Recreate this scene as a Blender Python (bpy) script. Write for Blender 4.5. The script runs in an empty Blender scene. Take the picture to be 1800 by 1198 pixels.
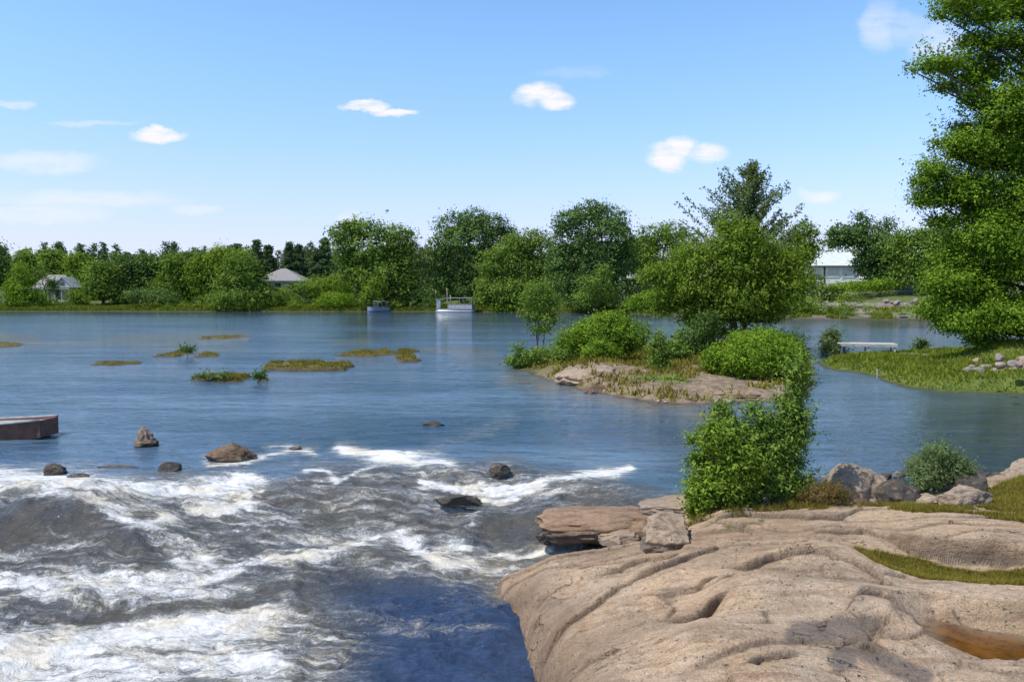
import bpy, bmesh, math, random
import numpy as np
from mathutils import Vector, noise as mn

R = math.radians
rs = np.random.RandomState
sc = bpy.context.scene
COL = sc.collection

# ------------------------------------------------------------------ camera
F, CU, CV, HOR, CAMZ = 1400.0, 900.0, 599.0, 515.0, 3.5
PITCH = math.atan((CV - HOR) / F)
cp, sp = math.cos(PITCH), math.sin(PITCH)
cam = bpy.data.objects.new('camera', bpy.data.cameras.new('camera'))
COL.objects.link(cam)
cam.location = (0, 0, CAMZ)
cam.rotation_euler = (math.pi / 2 - PITCH, 0, 0)
cam.data.lens = 28.0
cam.data.sensor_width = 36.0
cam.data.clip_start = 0.1
cam.data.clip_end = 9000
sc.camera = cam
sc.view_settings.view_transform = 'Standard'
sc.view_settings.look = 'None'
sc.view_settings.exposure = 0
sc.cycles.max_bounces = 6
sc.cycles.transparent_max_bounces = 4


def ray(u, v):
    a, b = (u - CU) / F, (v - CV) / F
    return a, cp - sp * b, -sp - cp * b


def G(u, v, z=0.0):
    """where the sight line of a survey point meets level z"""
    a, y, zz = ray(u, v)
    t = (z - CAMZ) / zz
    return (a * t, y * t)


def AT(u, v, Y):
    a, y, zz = ray(u, v)
    t = Y / y
    return (a * t, Y, CAMZ + zz * t)


def proj(x, y, z):
    d = z - CAMZ
    f = y * cp - d * sp
    w = y * sp + d * cp
    return CU + F * x / f, CV - F * w / f


# ------------------------------------------------------------------ noise
_T = rs(7).rand(256, 256)


def vn(x, y):
    xi, yi = np.floor(x).astype(int), np.floor(y).astype(int)
    fx, fy = x - xi, y - yi
    fx = fx * fx * (3 - 2 * fx)
    fy = fy * fy * (3 - 2 * fy)
    a, b = _T[yi & 255, xi & 255], _T[yi & 255, (xi + 1) & 255]
    c, d = _T[(yi + 1) & 255, xi & 255], _T[(yi + 1) & 255, (xi + 1) & 255]
    return (a + (b - a) * fx) * (1 - fy) + (c + (d - c) * fx) * fy


def fbm(x, y, s, o=4, g=.5):
    r, a, t = 0, 1.0, 0
    for i in range(o):
        r = r + a * (vn(x * s + 17.3 * i, y * s + 9.1 * i) * 2 - 1)
        t += a
        a *= g
        s *= 2.03
    return r / t


def sstep(a, b, x):
    t = np.clip((x - a) / (b - a), 0, 1)
    return t * t * (3 - 2 * t)


def segdist(px, py, a, b, sx=1.0):
    dx, dy = (b[0] - a[0]) * sx, b[1] - a[1]
    qx, qy = (px - a[0]) * sx, py - a[1]
    L = dx * dx + dy * dy + 1e-9
    t = np.clip((qx * dx + qy * dy) / L, 0, 1)
    d = np.hypot(qx - t * dx, qy - t * dy)
    s = np.sign(dx * qy - dy * qx)
    return d, s, t


def polydist(px, py, poly):
    """signed distance, positive inside"""
    d = np.full(px.shape, 1e9)
    ins = np.zeros(px.shape, bool)
    n = len(poly)
    for i in range(n):
        a, b = poly[i], poly[(i + 1) % n]
        d = np.minimum(d, segdist(px, py, a, b)[0])
        c = ((a[1] > py) != (b[1] > py))
        xx = (b[0] - a[0]) * (py - a[1]) / ((b[1] - a[1]) or 1e-9) + a[0]
        ins ^= c & (px < xx)
    return np.where(ins, d, -d)


# ------------------------------------------------------------------ mesh helpers
def mesh_np(name, V, Fq, smooth=False, attrs=None, fattrs=None):
    V = np.asarray(V, np.float32)
    Fq = np.asarray(Fq, np.int32)
    k = Fq.shape[1]
    me = bpy.data.meshes.new(name)
    me.vertices.add(len(V))
    me.vertices.foreach_set('co', V.ravel())
    me.loops.add(Fq.size)
    me.loops.foreach_set('vertex_index', Fq.ravel())
    me.polygons.add(len(Fq))
    me.polygons.foreach_set('loop_start', np.arange(0, Fq.size, k, dtype=np.int32))
    me.polygons.foreach_set('loop_total', np.full(len(Fq), k, np.int32))
    me.update(calc_edges=True)
    me.polygons.foreach_set('use_smooth', np.full(len(Fq), smooth))
    for n_, a in (attrs or {}).items():
        me.attributes.new(n_, 'FLOAT', 'POINT').data.foreach_set('value', np.asarray(a, np.float32).ravel())
    for n_, a in (fattrs or {}).items():
        me.attributes.new(n_, 'FLOAT', 'FACE').data.foreach_set('value', np.asarray(a, np.float32).ravel())
    return me


def link(name, me, mat, parent=None, loc=None):
    o = bpy.data.objects.new(name, me)
    COL.objects.link(o)
    if me is not None and mat is not None and not me.materials:
        me.materials.append(mat)
    if parent is not None:
        o.parent = parent
    if loc is not None:
        o.location = loc
    return o


def tag(o, label=None, cat=None, group=None, kind=None):
    for k, v in (('label', label), ('category', cat), ('group', group), ('kind', kind)):
        if v:
            o[k] = v
    return o


def thing(name, loc, label, cat, group=None, rz=0):
    o = bpy.data.objects.new(name, None)
    o.empty_display_size = .3
    COL.objects.link(o)
    o.location = loc
    o.rotation_euler = (0, 0, rz)
    return tag(o, label, cat, group)


def grid(X, Y, Z):
    n, m = X.shape
    V = np.stack([X, Y, Z], -1).reshape(-1, 3)
    i = np.arange(n * m).reshape(n, m)
    Q = np.stack([i[:-1, :-1], i[:-1, 1:], i[1:, 1:], i[1:, :-1]], -1).reshape(-1, 4)
    return V, Q


class MB:
    """collects shapes into one mesh"""

    def __init__(s):
        s.bm = bmesh.new()

    def box(s, x0, x1, y0, y1, z0, z1, bev=0):
        c = [(x, y, z) for z in (z0, z1) for y in (y0, y1) for x in (x0, x1)]
        v = [s.bm.verts.new(p) for p in c]
        fs = [s.bm.faces.new([v[i] for i in q]) for q in
              ((0, 2, 3, 1), (4, 5, 7, 6), (0, 1, 5, 4), (2, 6, 7, 3), (0, 4, 6, 2), (1, 3, 7, 5))]
        if bev:
            es = list({e for f in fs for e in f.edges})
            bmesh.ops.bevel(s.bm, geom=es, offset=bev, segments=2, affect='EDGES')
        return s

    def poly(s, pts):
        s.bm.faces.new([s.bm.verts.new(p) for p in pts])
        return s

    def solid(s, a, b):
        """prism between two matching loops"""
        n = len(a)
        va, vb = [s.bm.verts.new(p) for p in a], [s.bm.verts.new(p) for p in b]
        s.bm.faces.new(va)
        s.bm.faces.new(vb[::-1])
        for i in range(n):
            j = (i + 1) % n
            s.bm.faces.new((va[j], va[i], vb[i], vb[j]))
        return s

    def tube(s, pts, rad, seg=7):
        rings = []
        n = len(pts)
        pts = [Vector(p) for p in pts]
        rad = rad if isinstance(rad, (list, tuple)) else [rad] * n
        for i, p in enumerate(pts):
            d = (pts[min(i + 1, n - 1)] - pts[max(i - 1, 0)]).normalized()
            a = d.cross(Vector((.13, .31, .94)) if abs(d.z) < .8 else Vector((1, .1, 0))).normalized()
            b = d.cross(a)
            rings.append([s.bm.verts.new(p + (a * math.cos(t) + b * math.sin(t)) * rad[i])
                          for t in [2 * math.pi * k / seg for k in range(seg)]])
        for r0, r1 in zip(rings, rings[1:]):
            for k in range(seg):
                s.bm.faces.new((r0[k], r0[(k + 1) % seg], r1[(k + 1) % seg], r1[k]))
        s.bm.faces.new(rings[0][::-1])
        s.bm.faces.new(rings[-1])
        return s

    def build(s, name, mat, parent=None, smooth=False, loc=None):
        bmesh.ops.recalc_face_normals(s.bm, faces=s.bm.faces)
        me = bpy.data.meshes.new(name)
        s.bm.to_mesh(me)
        s.bm.free()
        if smooth:
            me.polygons.foreach_set('use_smooth', [True] * len(me.polygons))
        return link(name, me, mat, parent, loc)


# ------------------------------------------------------------------ material helpers
class NT:
    def __init__(s, name, world=False):
        if world:
            s.m = bpy.data.worlds.new(name)
        else:
            s.m = bpy.data.materials.new(name)
        s.m.use_nodes = True
        s.t = s.m.node_tree
        s.t.nodes.clear()

    def n(s, typ, ins=None, **kw):
        nd = s.t.nodes.new(typ)
        for k, v in kw.items():
            setattr(nd, k, v)
        for k, v in (ins or {}).items():
            if isinstance(v, bpy.types.NodeSocket):
                s.t.links.new(v, nd.inputs[k])
            else:
                nd.inputs[k].default_value = v
        return nd

    def math(s, op, a, b=0.0, c=0.0, clamp=False):
        nd = s.n('ShaderNodeMath', {0: a, 1: b, 2: c}, operation=op)
        nd.use_clamp = clamp
        return nd.outputs[0]

    def mix(s, f, a, b, mode='MIX'):
        nd = s.t.nodes.new('ShaderNodeMix')
        nd.data_type = 'RGBA'
        nd.blend_type = mode
        for i, v in ((0, f), (6, a), (7, b)):
            if isinstance(v, bpy.types.NodeSocket):
                s.t.links.new(v, nd.inputs[i])
            else:
                if i and len(v) == 3:
                    v = (*v, 1)
                nd.inputs[i].default_value = v
        return nd.outputs[2]

    def sm(s, x, a, b, lo=0.0, hi=1.0):
        nd = s.n('ShaderNodeMapRange', {0: x, 1: a, 2: b, 3: lo, 4: hi}, interpolation_type='SMOOTHSTEP')
        return nd.outputs[0]

    def noise(s, vec, scale, detail=4, rough=.55, dist=0, col=False):
        nd = s.n('ShaderNodeTexNoise', {'Vector': vec, 'Scale': scale, 'Detail': detail, 'Roughness': rough, 'Distortion': dist})
        return nd.outputs[1 if col else 0]

    def attr(s, name):
        return s.n('ShaderNodeAttribute', attribute_name=name).outputs['Fac']

    def obj(s):
        return s.n('ShaderNodeTexCoord').outputs['Object']

    def pos(s):
        return s.n('ShaderNodeNewGeometry').outputs['Position']

    def mapv(s, vec, sc_):
        return s.n('ShaderNodeVectorMath', {0: vec, 1: sc_}, operation='MULTIPLY').outputs[0]

    def bump(s, h, st=.5, dist=.05, nrm=None):
        ins = {'Height': h, 'Strength': st, 'Distance': dist}
        if nrm is not None:
            ins['Normal'] = nrm
        return s.n('ShaderNodeBump', ins).outputs[0]

    def out(s, sh, slot='Surface'):
        s.n('ShaderNodeOutputMaterial', {slot: sh})
        return s.m

    def pbr(s, **k):
        return s.n('ShaderNodeBsdfPrincipled', {a.replace('_', ' '): b for a, b in k.items()}).outputs[0]


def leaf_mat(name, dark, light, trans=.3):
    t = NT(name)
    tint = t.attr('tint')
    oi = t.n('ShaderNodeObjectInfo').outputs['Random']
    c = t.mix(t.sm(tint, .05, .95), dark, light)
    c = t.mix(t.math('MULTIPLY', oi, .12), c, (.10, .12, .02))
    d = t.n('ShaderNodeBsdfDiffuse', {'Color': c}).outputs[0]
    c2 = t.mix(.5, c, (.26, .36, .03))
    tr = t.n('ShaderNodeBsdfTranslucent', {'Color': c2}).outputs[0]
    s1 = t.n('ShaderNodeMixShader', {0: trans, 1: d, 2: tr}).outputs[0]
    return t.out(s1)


def simple(name, col, col2=None, scale=5, rough=.7, bump=.2, metal=0):
    t = NT(name)
    p = t.obj()
    nz = t.noise(p, scale, 6, .6)
    c = t.mix(t.sm(nz, .35, .65), col, col2 or tuple(.7 * x for x in col))
    return t.out(t.pbr(Base_Color=c, Roughness=rough, Metallic=metal,
                       Normal=t.bump(nz, bump, .03)))


def rock_mat(name, a, b, c, scale=1.0, lichen=.3):
    t = NT(name)
    p = t.pos()
    big = t.noise(p, .9 * scale, 5, .55, .3)
    mid = t.noise(p, 5 * scale, 7, .65)
    fine = t.noise(p, 55 * scale, 4, .75)
    streak = t.noise(t.mapv(p, (.9, 3.6, 5)), 1.6 * scale, 6, .6, .6)
    col = t.mix(t.sm(big, .35, .65), a, b)
    col = t.mix(t.math('MULTIPLY', t.sm(streak, .48, .68), .72), col, c)
    col = t.mix(t.math('MULTIPLY', t.sm(mid, .55, .7), .5), col, tuple(x * .55 for x in a))
    patch = t.noise(t.mapv(p, (1, 1.9, 2)), .55 * scale, 7, .62, .8)
    col = t.mix(t.math('MULTIPLY', t.sm(patch, .48, .60), .72), col, tuple(x * .62 for x in a))
    pale = t.noise(t.mapv(p, (1, 1.5, 2)), 1.1 * scale, 6, .6, .5)
    col = t.mix(t.math('MULTIPLY', t.sm(pale, .54, .68), .45), col, tuple(min(.8, x * 1.35) for x in b))
    sp_ = t.sm(fine, .3, .7, .6, 1.25)
    col = t.mix(1.0, col, t.n('ShaderNodeCombineXYZ', {0: sp_, 1: sp_, 2: sp_}).outputs[0], 'MULTIPLY')
    pd_ = t.n('ShaderNodeVectorMath', {0: t.mapv(p, (.5, 1.0, .8)), 1: t.mapv(t.noise(p, 1.1 * scale, 5, .6, 0, True), (.9, .9, .9))}, operation='ADD').outputs[0]
    vo = t.n('ShaderNodeTexVoronoi', {'Vector': pd_, 'Scale': 1.25 * scale, 'Randomness': 1.0}, feature='DISTANCE_TO_EDGE').outputs['Distance']
    hair = t.math('MULTIPLY', t.sm(vo, .014, .002), t.sm(t.noise(p, .8 * scale, 3, .6), .56, .66))
    col = t.mix(t.math('MULTIPLY', hair, .5), col, (.05, .035, .025))
    pit = t.sm(t.noise(p, 17 * scale, 3, .6), .63, .72)
    col = t.mix(t.math('MULTIPLY', pit, .5), col, (.10, .07, .05))
    pk = t.noise(p, 3.1 * scale, 6, .7, .4)
    col = t.mix(t.math('MULTIPLY', t.sm(pk, .52, .68), .4), col, (.42, .27, .19))
    li = t.noise(p, 2.3 * scale, 8, .7)
    col = t.mix(t.math('MULTIPLY', t.sm(li, .56, .66), lichen), col, (.20, .20, .09))
    wet, crack, moss = t.attr('wet'), t.attr('crack'), t.attr('moss')
    col = t.mix(t.math('MULTIPLY', crack, .85), col, (.035, .026, .02))
    mm = t.sm(t.math('ADD', moss, t.math('MULTIPLY', t.math('SUBTRACT', mid, .5), .9)), .35, .6)
    col = t.mix(mm, col, (.12, .105, .025))
    wn = t.sm(t.math('ADD', wet, t.math('MULTIPLY', t.math('SUBTRACT', mid, .5), .8)), .3, .7)
    col = t.mix(wn, col, t.mix(.6, col, (.05, .042, .036)))
    hh = t.math('ADD', t.math('MULTIPLY', mid, 1.0), t.math('MULTIPLY', fine, .35))
    hh = t.math('ADD', hh, t.math('SUBTRACT', streak, t.math('ADD', hair, t.math('MULTIPLY', pit, .5))))
    nb = t.bump(hh, 1.0, .06 / scale)
    stn = t.attr('stain_shade')
    col = t.mix(t.math('MULTIPLY', t.sm(t.math('ADD', stn, t.math('MULTIPLY', t.math('SUBTRACT', big, .5), .9)), .2, .9), .75), col, (.16, .095, .05))
    return t.out(t.pbr(Base_Color=col, Roughness=t.math('SUBTRACT', .85, t.math('MULTIPLY', wn, .45)), Normal=nb))


# ------------------------------------------------------------------ light
SUN_EL, SUN_AZ = R(57), R(-116)      # azimuth measured from +Y towards +X
sd = Vector((math.sin(SUN_AZ) * math.cos(SUN_EL), math.cos(SUN_AZ) * math.cos(SUN_EL), math.sin(SUN_EL)))
sl = bpy.data.lights.new('sun', 'SUN')
sl.energy = 5.0
sl.angle = R(.5)
sl.color = (1, .955, .88)
so = bpy.data.objects.new('sun', sl)
COL.objects.link(so)
so.rotation_euler = sd.to_track_quat('Z', 'Y').to_euler()

w = NT('World', True)
sc.world = w.m
sky = w.n('ShaderNodeTexSky', sky_type='NISHITA', sun_disc=False, sun_elevation=SUN_EL, sun_rotation=SUN_AZ,
          air_density=1.0, dust_density=.35, ozone_density=3.0, altitude=0).outputs[0]
dirv = w.n('ShaderNodeTexCoord').outputs['Generated']
sep = w.n('ShaderNodeSeparateXYZ', {0: dirv}).outputs
yy = w.math('MAXIMUM', sep[1], .08)
ax, el = w.math('DIVIDE', sep[0], yy), w.math('DIVIDE', sep[2], yy)
cvec = w.n('ShaderNodeCombineXYZ', {0: ax, 1: w.math('MULTIPLY', el, 1.6), 2: 0.0}).outputs[0]
wx = w.noise(cvec, 26, 5, .6)
wy = w.noise(w.n('ShaderNodeVectorMath', {0: cvec, 1: (5, 3, 2)}).outputs[0], 26, 5, .6)
wisp = w.noise(w.mapv(cvec, (1, 2.5, 1)), 17, 8, .65)
axd = w.math('ADD', ax, w.math('MULTIPLY', w.math('SUBTRACT', wx, .5), .035))
eld = w.math('ADD', el, w.math('MULTIPLY', w.math('SUBTRACT', wy, .5), .022))
clouds = [  # survey u, v, half width, half height, density
    (277, 240, 40, 8, 1.0), (280, 233, 22, 9, 1.0),
    (638, 184, 36, 6, .85), (692, 199, 36, 6, .9), (658, 191, 22, 9, .95),
    (945, 162, 36, 15, .9), (978, 178, 28, 14, .95), (925, 172, 24, 12, .6),
    (1175, 276, 36, 22, .95), (1195, 262, 26, 20, .95), (1246, 271, 30, 16, .9),
    (1445, 348, 28, 12, .55), (1425, 338, 18, 6, .35),
    (1545, 45, 30, 42, .38), (1590, 50, 40, 30, .25), (1652, 78, 52, 34, .42),
    (75, 285, 95, 18, .42), (20, 182, 34, 6, .35), (165, 217, 75, 5, .3),
    (150, 350, 150, 14, .38), (60, 375, 120, 16, .36), (340, 367, 42, 9, .3), (1010, 128, 60, 9, .12), (616, 388, 22, 18, .4),
    (-250, 300, 160, 30, .6), (2150, 240, 160, 45, .7), (300, -150, 190, 40, .5), (1250, -180, 160, 50, .6)]
cl = None
for (u, v, hw, hh, dens) in clouds:
    a, y_, z_ = ray(u, v)
    dx = w.math('MULTIPLY', w.math('SUBTRACT', axd, a / y_), F / hw)
    dy = w.math('MULTIPLY', w.math('SUBTRACT', eld, z_ / y_), F / hh)
    r2 = w.math('ADD', w.math('MULTIPLY', dx, dx), w.math('MULTIPLY', dy, dy))
    f = w.math('MULTIPLY', w.sm(r2, 1.9, .0), dens)
    cl = f if cl is None else w.math('MAXIMUM', cl, f)
cl = w.math('MULTIPLY', cl, w.sm(wisp, .2, .62, .25, 1.25))
cl = w.math('MULTIPLY', cl, w.sm(sep[1], .1, .2), clamp=True)
hs = w.n('ShaderNodeHueSaturation', {'Saturation': 1.12, 'Value': 1.0, 'Color': sky}).outputs[0]
gain = w.sm(sep[2], .25, .8, 1.72, 1.0)
gr_ = w.math('MULTIPLY', gain, w.sm(sep[2], .0, .33, .84, 1.0))
gg_ = w.math('MULTIPLY', gain, w.sm(sep[2], .0, .33, .68, 1.0))
gb_ = w.math('MULTIPLY', gain, w.sm(sep[2], .0, .33, .90, 1.0))
hs = w.mix(1.0, hs, w.n('ShaderNodeCombineXYZ', {0: gr_, 1: gg_, 2: gb_}).outputs[0], 'MULTIPLY')
# thin summer haze low over the horizon
hz = w.sm(sep[2], .0, .20, .55, 0.0)
hs = w.mix(hz, hs, (3.9, 4.85, 6.6))
skc = w.mix(cl, hs, (7.0, 6.9, 7.15))
bg = w.n('ShaderNodeBackground', {'Color': skc, 'Strength': .14}).outputs[0]
w.n('ShaderNodeOutputWorld', {'Surface': bg})

# ------------------------------------------------------------------ materials
M = {}
M['slab'] = rock_mat('granite', (.55, .385, .24), (.51, .385, .27), (.28, .175, .10), 1.0, .22)
M['brown_slab'] = rock_mat('brown_slab_stone', (.36, .23, .14), (.30, .20, .125), (.15, .09, .05), 1.6, .15)
M['boulder'] = rock_mat('boulder_stone', (.42, .31, .21), (.37, .29, .215), (.20, .14, .09), 2.0, .25)
M['dark_rock'] = rock_mat('dark_wet_stone', (.10, .085, .07), (.07, .06, .05), (.035, .03, .026), 2.0, .3)
M['brown_rock'] = rock_mat('brown_stone', (.20, .125, .075), (.13, .085, .05), (.06, .04, .025), 2.0, .5)
M['pale_rock'] = rock_mat('pale_rubble', (.34, .28, .25), (.25, .21, .18), (.15, .12, .10), 2.5, .25)
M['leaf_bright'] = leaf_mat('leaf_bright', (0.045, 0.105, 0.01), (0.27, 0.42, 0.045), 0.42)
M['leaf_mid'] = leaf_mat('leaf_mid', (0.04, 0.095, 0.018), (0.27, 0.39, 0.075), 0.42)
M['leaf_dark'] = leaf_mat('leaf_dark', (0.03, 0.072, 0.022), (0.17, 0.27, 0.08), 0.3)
M['leaf_pine'] = leaf_mat('leaf_pine', (0.035, 0.07, 0.04), (0.13, 0.2, 0.11), 0.3)  # lightened and blued, distance haze put into the leaf colour
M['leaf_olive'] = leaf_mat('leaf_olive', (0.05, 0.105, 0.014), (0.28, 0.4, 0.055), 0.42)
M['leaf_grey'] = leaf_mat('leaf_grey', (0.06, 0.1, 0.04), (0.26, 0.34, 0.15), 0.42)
M['leaf_dry'] = leaf_mat('leaf_dry', (.10, .055, .02), (.27, .19, .07), .25)
M['grass'] = leaf_mat('grass_blades', (.07, .10, .012), (.24, .28, .035), .25)
M['grass_olive'] = leaf_mat('grass_olive', (.11, .085, .02), (.30, .26, .05), .12)
M['bark'] = simple('bark', (.10, .08, .06), (.05, .04, .03), 8, .9, .6)
M['bark_pale'] = simple('pale_bark', (.32, .30, .26), (.12, .10, .08), 4, .8, .4)
M['white'] = simple('white_paint', (.42, .44, .45), (.30, .32, .34), 4, .5, .05)
M['white_wall'] = simple('white_boards', (.46, .47, .47), (.32, .34, .35), 3, .7, .1)
M['barn_wall'] = simple('barn_wall', (.85, .88, .86), (.75, .80, .78), 2, .7, .1)
M['barn_roof'] = simple('barn_roof', (.62, .66, .65), (.52, .57, .56), 2, .6, .1)
M['glass'] = simple('dark_glass', (.02, .025, .03), (.03, .04, .05), 1, .08, 0)
M['roof_grey'] = simple('grey_shingle', (.30, .285, .28), (.20, .19, .185), 9, .85, .3)
M['roof_pale'] = simple('pale_roof_sheet', (.42, .45, .45), (.30, .33, .34), 3, .6, .1)
M['dark_trim'] = simple('dark_trim', (.08, .08, .085), (.05, .05, .05), 3, .6, .1)
M['dock'] = simple('bleached_boards', (.58, .56, .52), (.42, .40, .37), 6, .8, .3)
M['hull_brown'] = simple('brown_hull', (.16, .07, .045), (.09, .042, .03), 6, .6, .3)
M['deck_grey'] = simple('grey_deck', (.36, .37, .35), (.24, .25, .24), 7, .8, .3)
M['hull_blue'] = simple('blue_hull', (.30, .37, .46), (.22, .28, .36), 4, .35, 0)
M['alu'] = simple('aluminium', (.55, .57, .60), (.42, .44, .47), 5, .35, .05, .6)
M['bird'] = simple('grey_feather', (.12, .12, .13), (.05, .05, .06), 9, .8, .1)
M['driftwood'] = simple('driftwood', (.34, .25, .19), (.14, .09, .065), 14, .9, .8)


def ground_mat(name, g1, g2, d1, d2, sc_=1.0, bias=.5):
    t = NT(name)
    p = t.pos()
    a, b, c = t.noise(p, .25 * sc_, 6, .6), t.noise(p, 2.2 * sc_, 6, .65), t.noise(p, 14 * sc_, 4, .7)
    g = t.mix(t.sm(b, .35, .65), g1, g2)
    d = t.mix(t.sm(b, .4, .6), d1, d2)
    dirt = t.attr('dirt')
    f = t.sm(t.math('ADD', dirt, t.math('MULTIPLY', t.math('SUBTRACT', a, bias), 2.2)), .3, .75)
    col = t.mix(f, g, d)
    k = t.sm(c, .3, .7, .6, 1.25)
    col = t.mix(1.0, col, t.n('ShaderNodeCombineXYZ', {0: k, 1: k, 2: k}).outputs[0], 'MULTIPLY')
    wet = t.attr('wet')
    col = t.mix(t.math('MULTIPLY', wet, .75), col, (.035, .03, .02))
    return t.out(t.pbr(Base_Color=col, Roughness=.9, Normal=t.bump(t.math('ADD', b, c), .8, .08)))


M['ground'] = ground_mat('bank_ground', (.07, .105, .02), (.13, .16, .035), (.30, .25, .21), (.20, .165, .12), .6, .5)
M['turf'] = ground_mat('turf_brown', (.15, .12, .035), (.19, .16, .05), (.17, .10, .05), (.11, .07, .035), 3, .5)
M['island'] = ground_mat('island_ground', (.12, .12, .035), (.20, .17, .06), (.34, .25, .17), (.20, .145, .09), 1.3, .52)
M['spit'] = ground_mat('spit_ground', (.10, .15, .018), (.15, .19, .028), (.36, .29, .22), (.28, .22, .16), 1.5, .5)

# ------------------------------------------------------------------ ground: one sheet to the horizon
SH = [(-2500, 170), (-400, 160), (-120, 156), (-60, 154), (-3, 150), (12, 143), (24, 133), (32, 114), (36, 105), (50, 103), (75, 96), (130, 80), (400, 60), (2500, 60)]


def shoreY(x):
    return np.interp(x, [p[0] for p in SH], [p[1] for p in SH]) + fbm(x, x * 0 + 3.3, .05, 3) * 3.0


def ground_z(x, y):
    s = y - shoreY(x)
    right = sstep(18, 45, x)
    z = (1 - right) * (.75 * sstep(-1.5, 3, s) + 1.5 * sstep(3, 28, s)) + right * (.8 * sstep(-1.5, 3, s) + 1.2 * sstep(2, 14, s) + 3.6 * sstep(14, 50, s))
    z = z - 2.6 * (1 - sstep(-9, 0, s)) - .12
    z = z + (fbm(x, y, .12, 4) * .5) * sstep(0, 8, s) + 5 * sstep(100, 900, s)
    return z


xs = np.concatenate([-np.geomspace(3500, 130, 40), np.linspace(-125, 125, 420), np.geomspace(130, 3500, 40)])
ys = np.concatenate([[-60, -20, 0, 20, 40, 60, 72], np.linspace(78, 215, 300), np.geomspace(218, 5500, 60)])
X, Y = np.meshgrid(xs, ys)
Z = ground_z(X, Y)
V, Q = grid(X, Y, Z)
s_ = Y - shoreY(X)
right = sstep(25, 38, X)
dirt = .62 * right * (.9 * np.exp(-((s_ - 13) / 6) ** 2) + .55 * np.exp(-((s_ - 1) / 1.5) ** 2) + .75 * np.exp(-((s_ - 40) / 8) ** 2)) + .25 * right
wetg = np.exp(-((s_) / 1.4) ** 2)
tag(link('ground', mesh_np('ground', V, Q, True, {'dirt': dirt, 'wet': wetg}), M['ground']), kind='structure')

# ------------------------------------------------------------------ river surface
def crestY(x):
    return np.interp(x, [-14, -9, -6, -4, -2, 0, 1.5, 3, 6], [14.9, 14.9, 15.3, 15.8, 16.4, 16.6, 15.2, 13.6, 13.2])


HUMPS = [  # survey u, v, level, radius x, radius y (m), height
    (95, 905, -.25, 1.5, .8, .46), (230, 960, -.5, .7, .5, .16), (30, 960, -.5, 2.0, .5, .12),
    (255, 905, -.3, .45, .6, -.16), (330, 915, -.4, 1.2, .28, .12),
    (330, 1070, -.85, 2.6, .33, .17), (620, 1000, -.75, 1.2, .35, .18), (120, 1010, -.8, 2.2, .3, -.10),
    (560, 1090, -.9, 1.0, .4, .10), (780, 1060, -.8, .9, .9, .16), (150, 1160, -.95, 2.0, .4, .12),
    (745, 965, -.6, .5, .28, -.12), (700, 800, -.05, .9, .25, .07), (850, 880, -.2, .9, .3, -.08),
    (470, 880, -.2, 1.3, .4, .08), (520, 830, -.05, 1.5, .3, .06), (650, 880, -.25, .8, .35, .09)]
_H = [(*G(u, v, z), rx, ry, h) for (u, v, z, rx, ry, h) in HUMPS]


def water_z(x, y, detail=True):
    c = crestY(x)
    t = sstep(0, 6.2, c - y)
    z = -.92 * t
    for (hx, hy, rx, ry, h) in _H:
        z = z + h * np.exp(-((x - hx) / rx) ** 2 - ((y - hy) / ry) ** 2)
    rap = sstep(-.3, 1.2, c - y)
    if detail:
        xx, yy_ = x + fbm(x, y, .8, 2) * .5, y + fbm(x + 9, y, .8, 2) * .4
        z = z + rap * (fbm(xx, yy_ * 2.0, .8, 3) * .15 + (1 - np.abs(fbm(xx + 3, yy_ * 1.8, 1.9, 3))) * .06 + fbm(x, y * 1.7, 6, 4, .6) * .035)
        z = z + (1 - rap) * fbm(x, y * 1.3, 2.2, 3) * .012 * sstep(60, 20, y)
    return z


rows = np.concatenate([np.linspace(4.0, 8, 60)[:-1], np.linspace(8, 17.5, 420)[:-1], np.geomspace(17.5, 60, 110)[:-1], np.geomspace(60, 5000, 60)])
tx = np.linspace(-.95, 1.05, 900)
X = rows[:, None] * tx[None, :]
Y = np.repeat(rows[:, None], 900, 1)
Zb = water_z(X, Y, False)
Z = water_z(X, Y)
U_, V_ = proj(X, Y, Zb)
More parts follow.
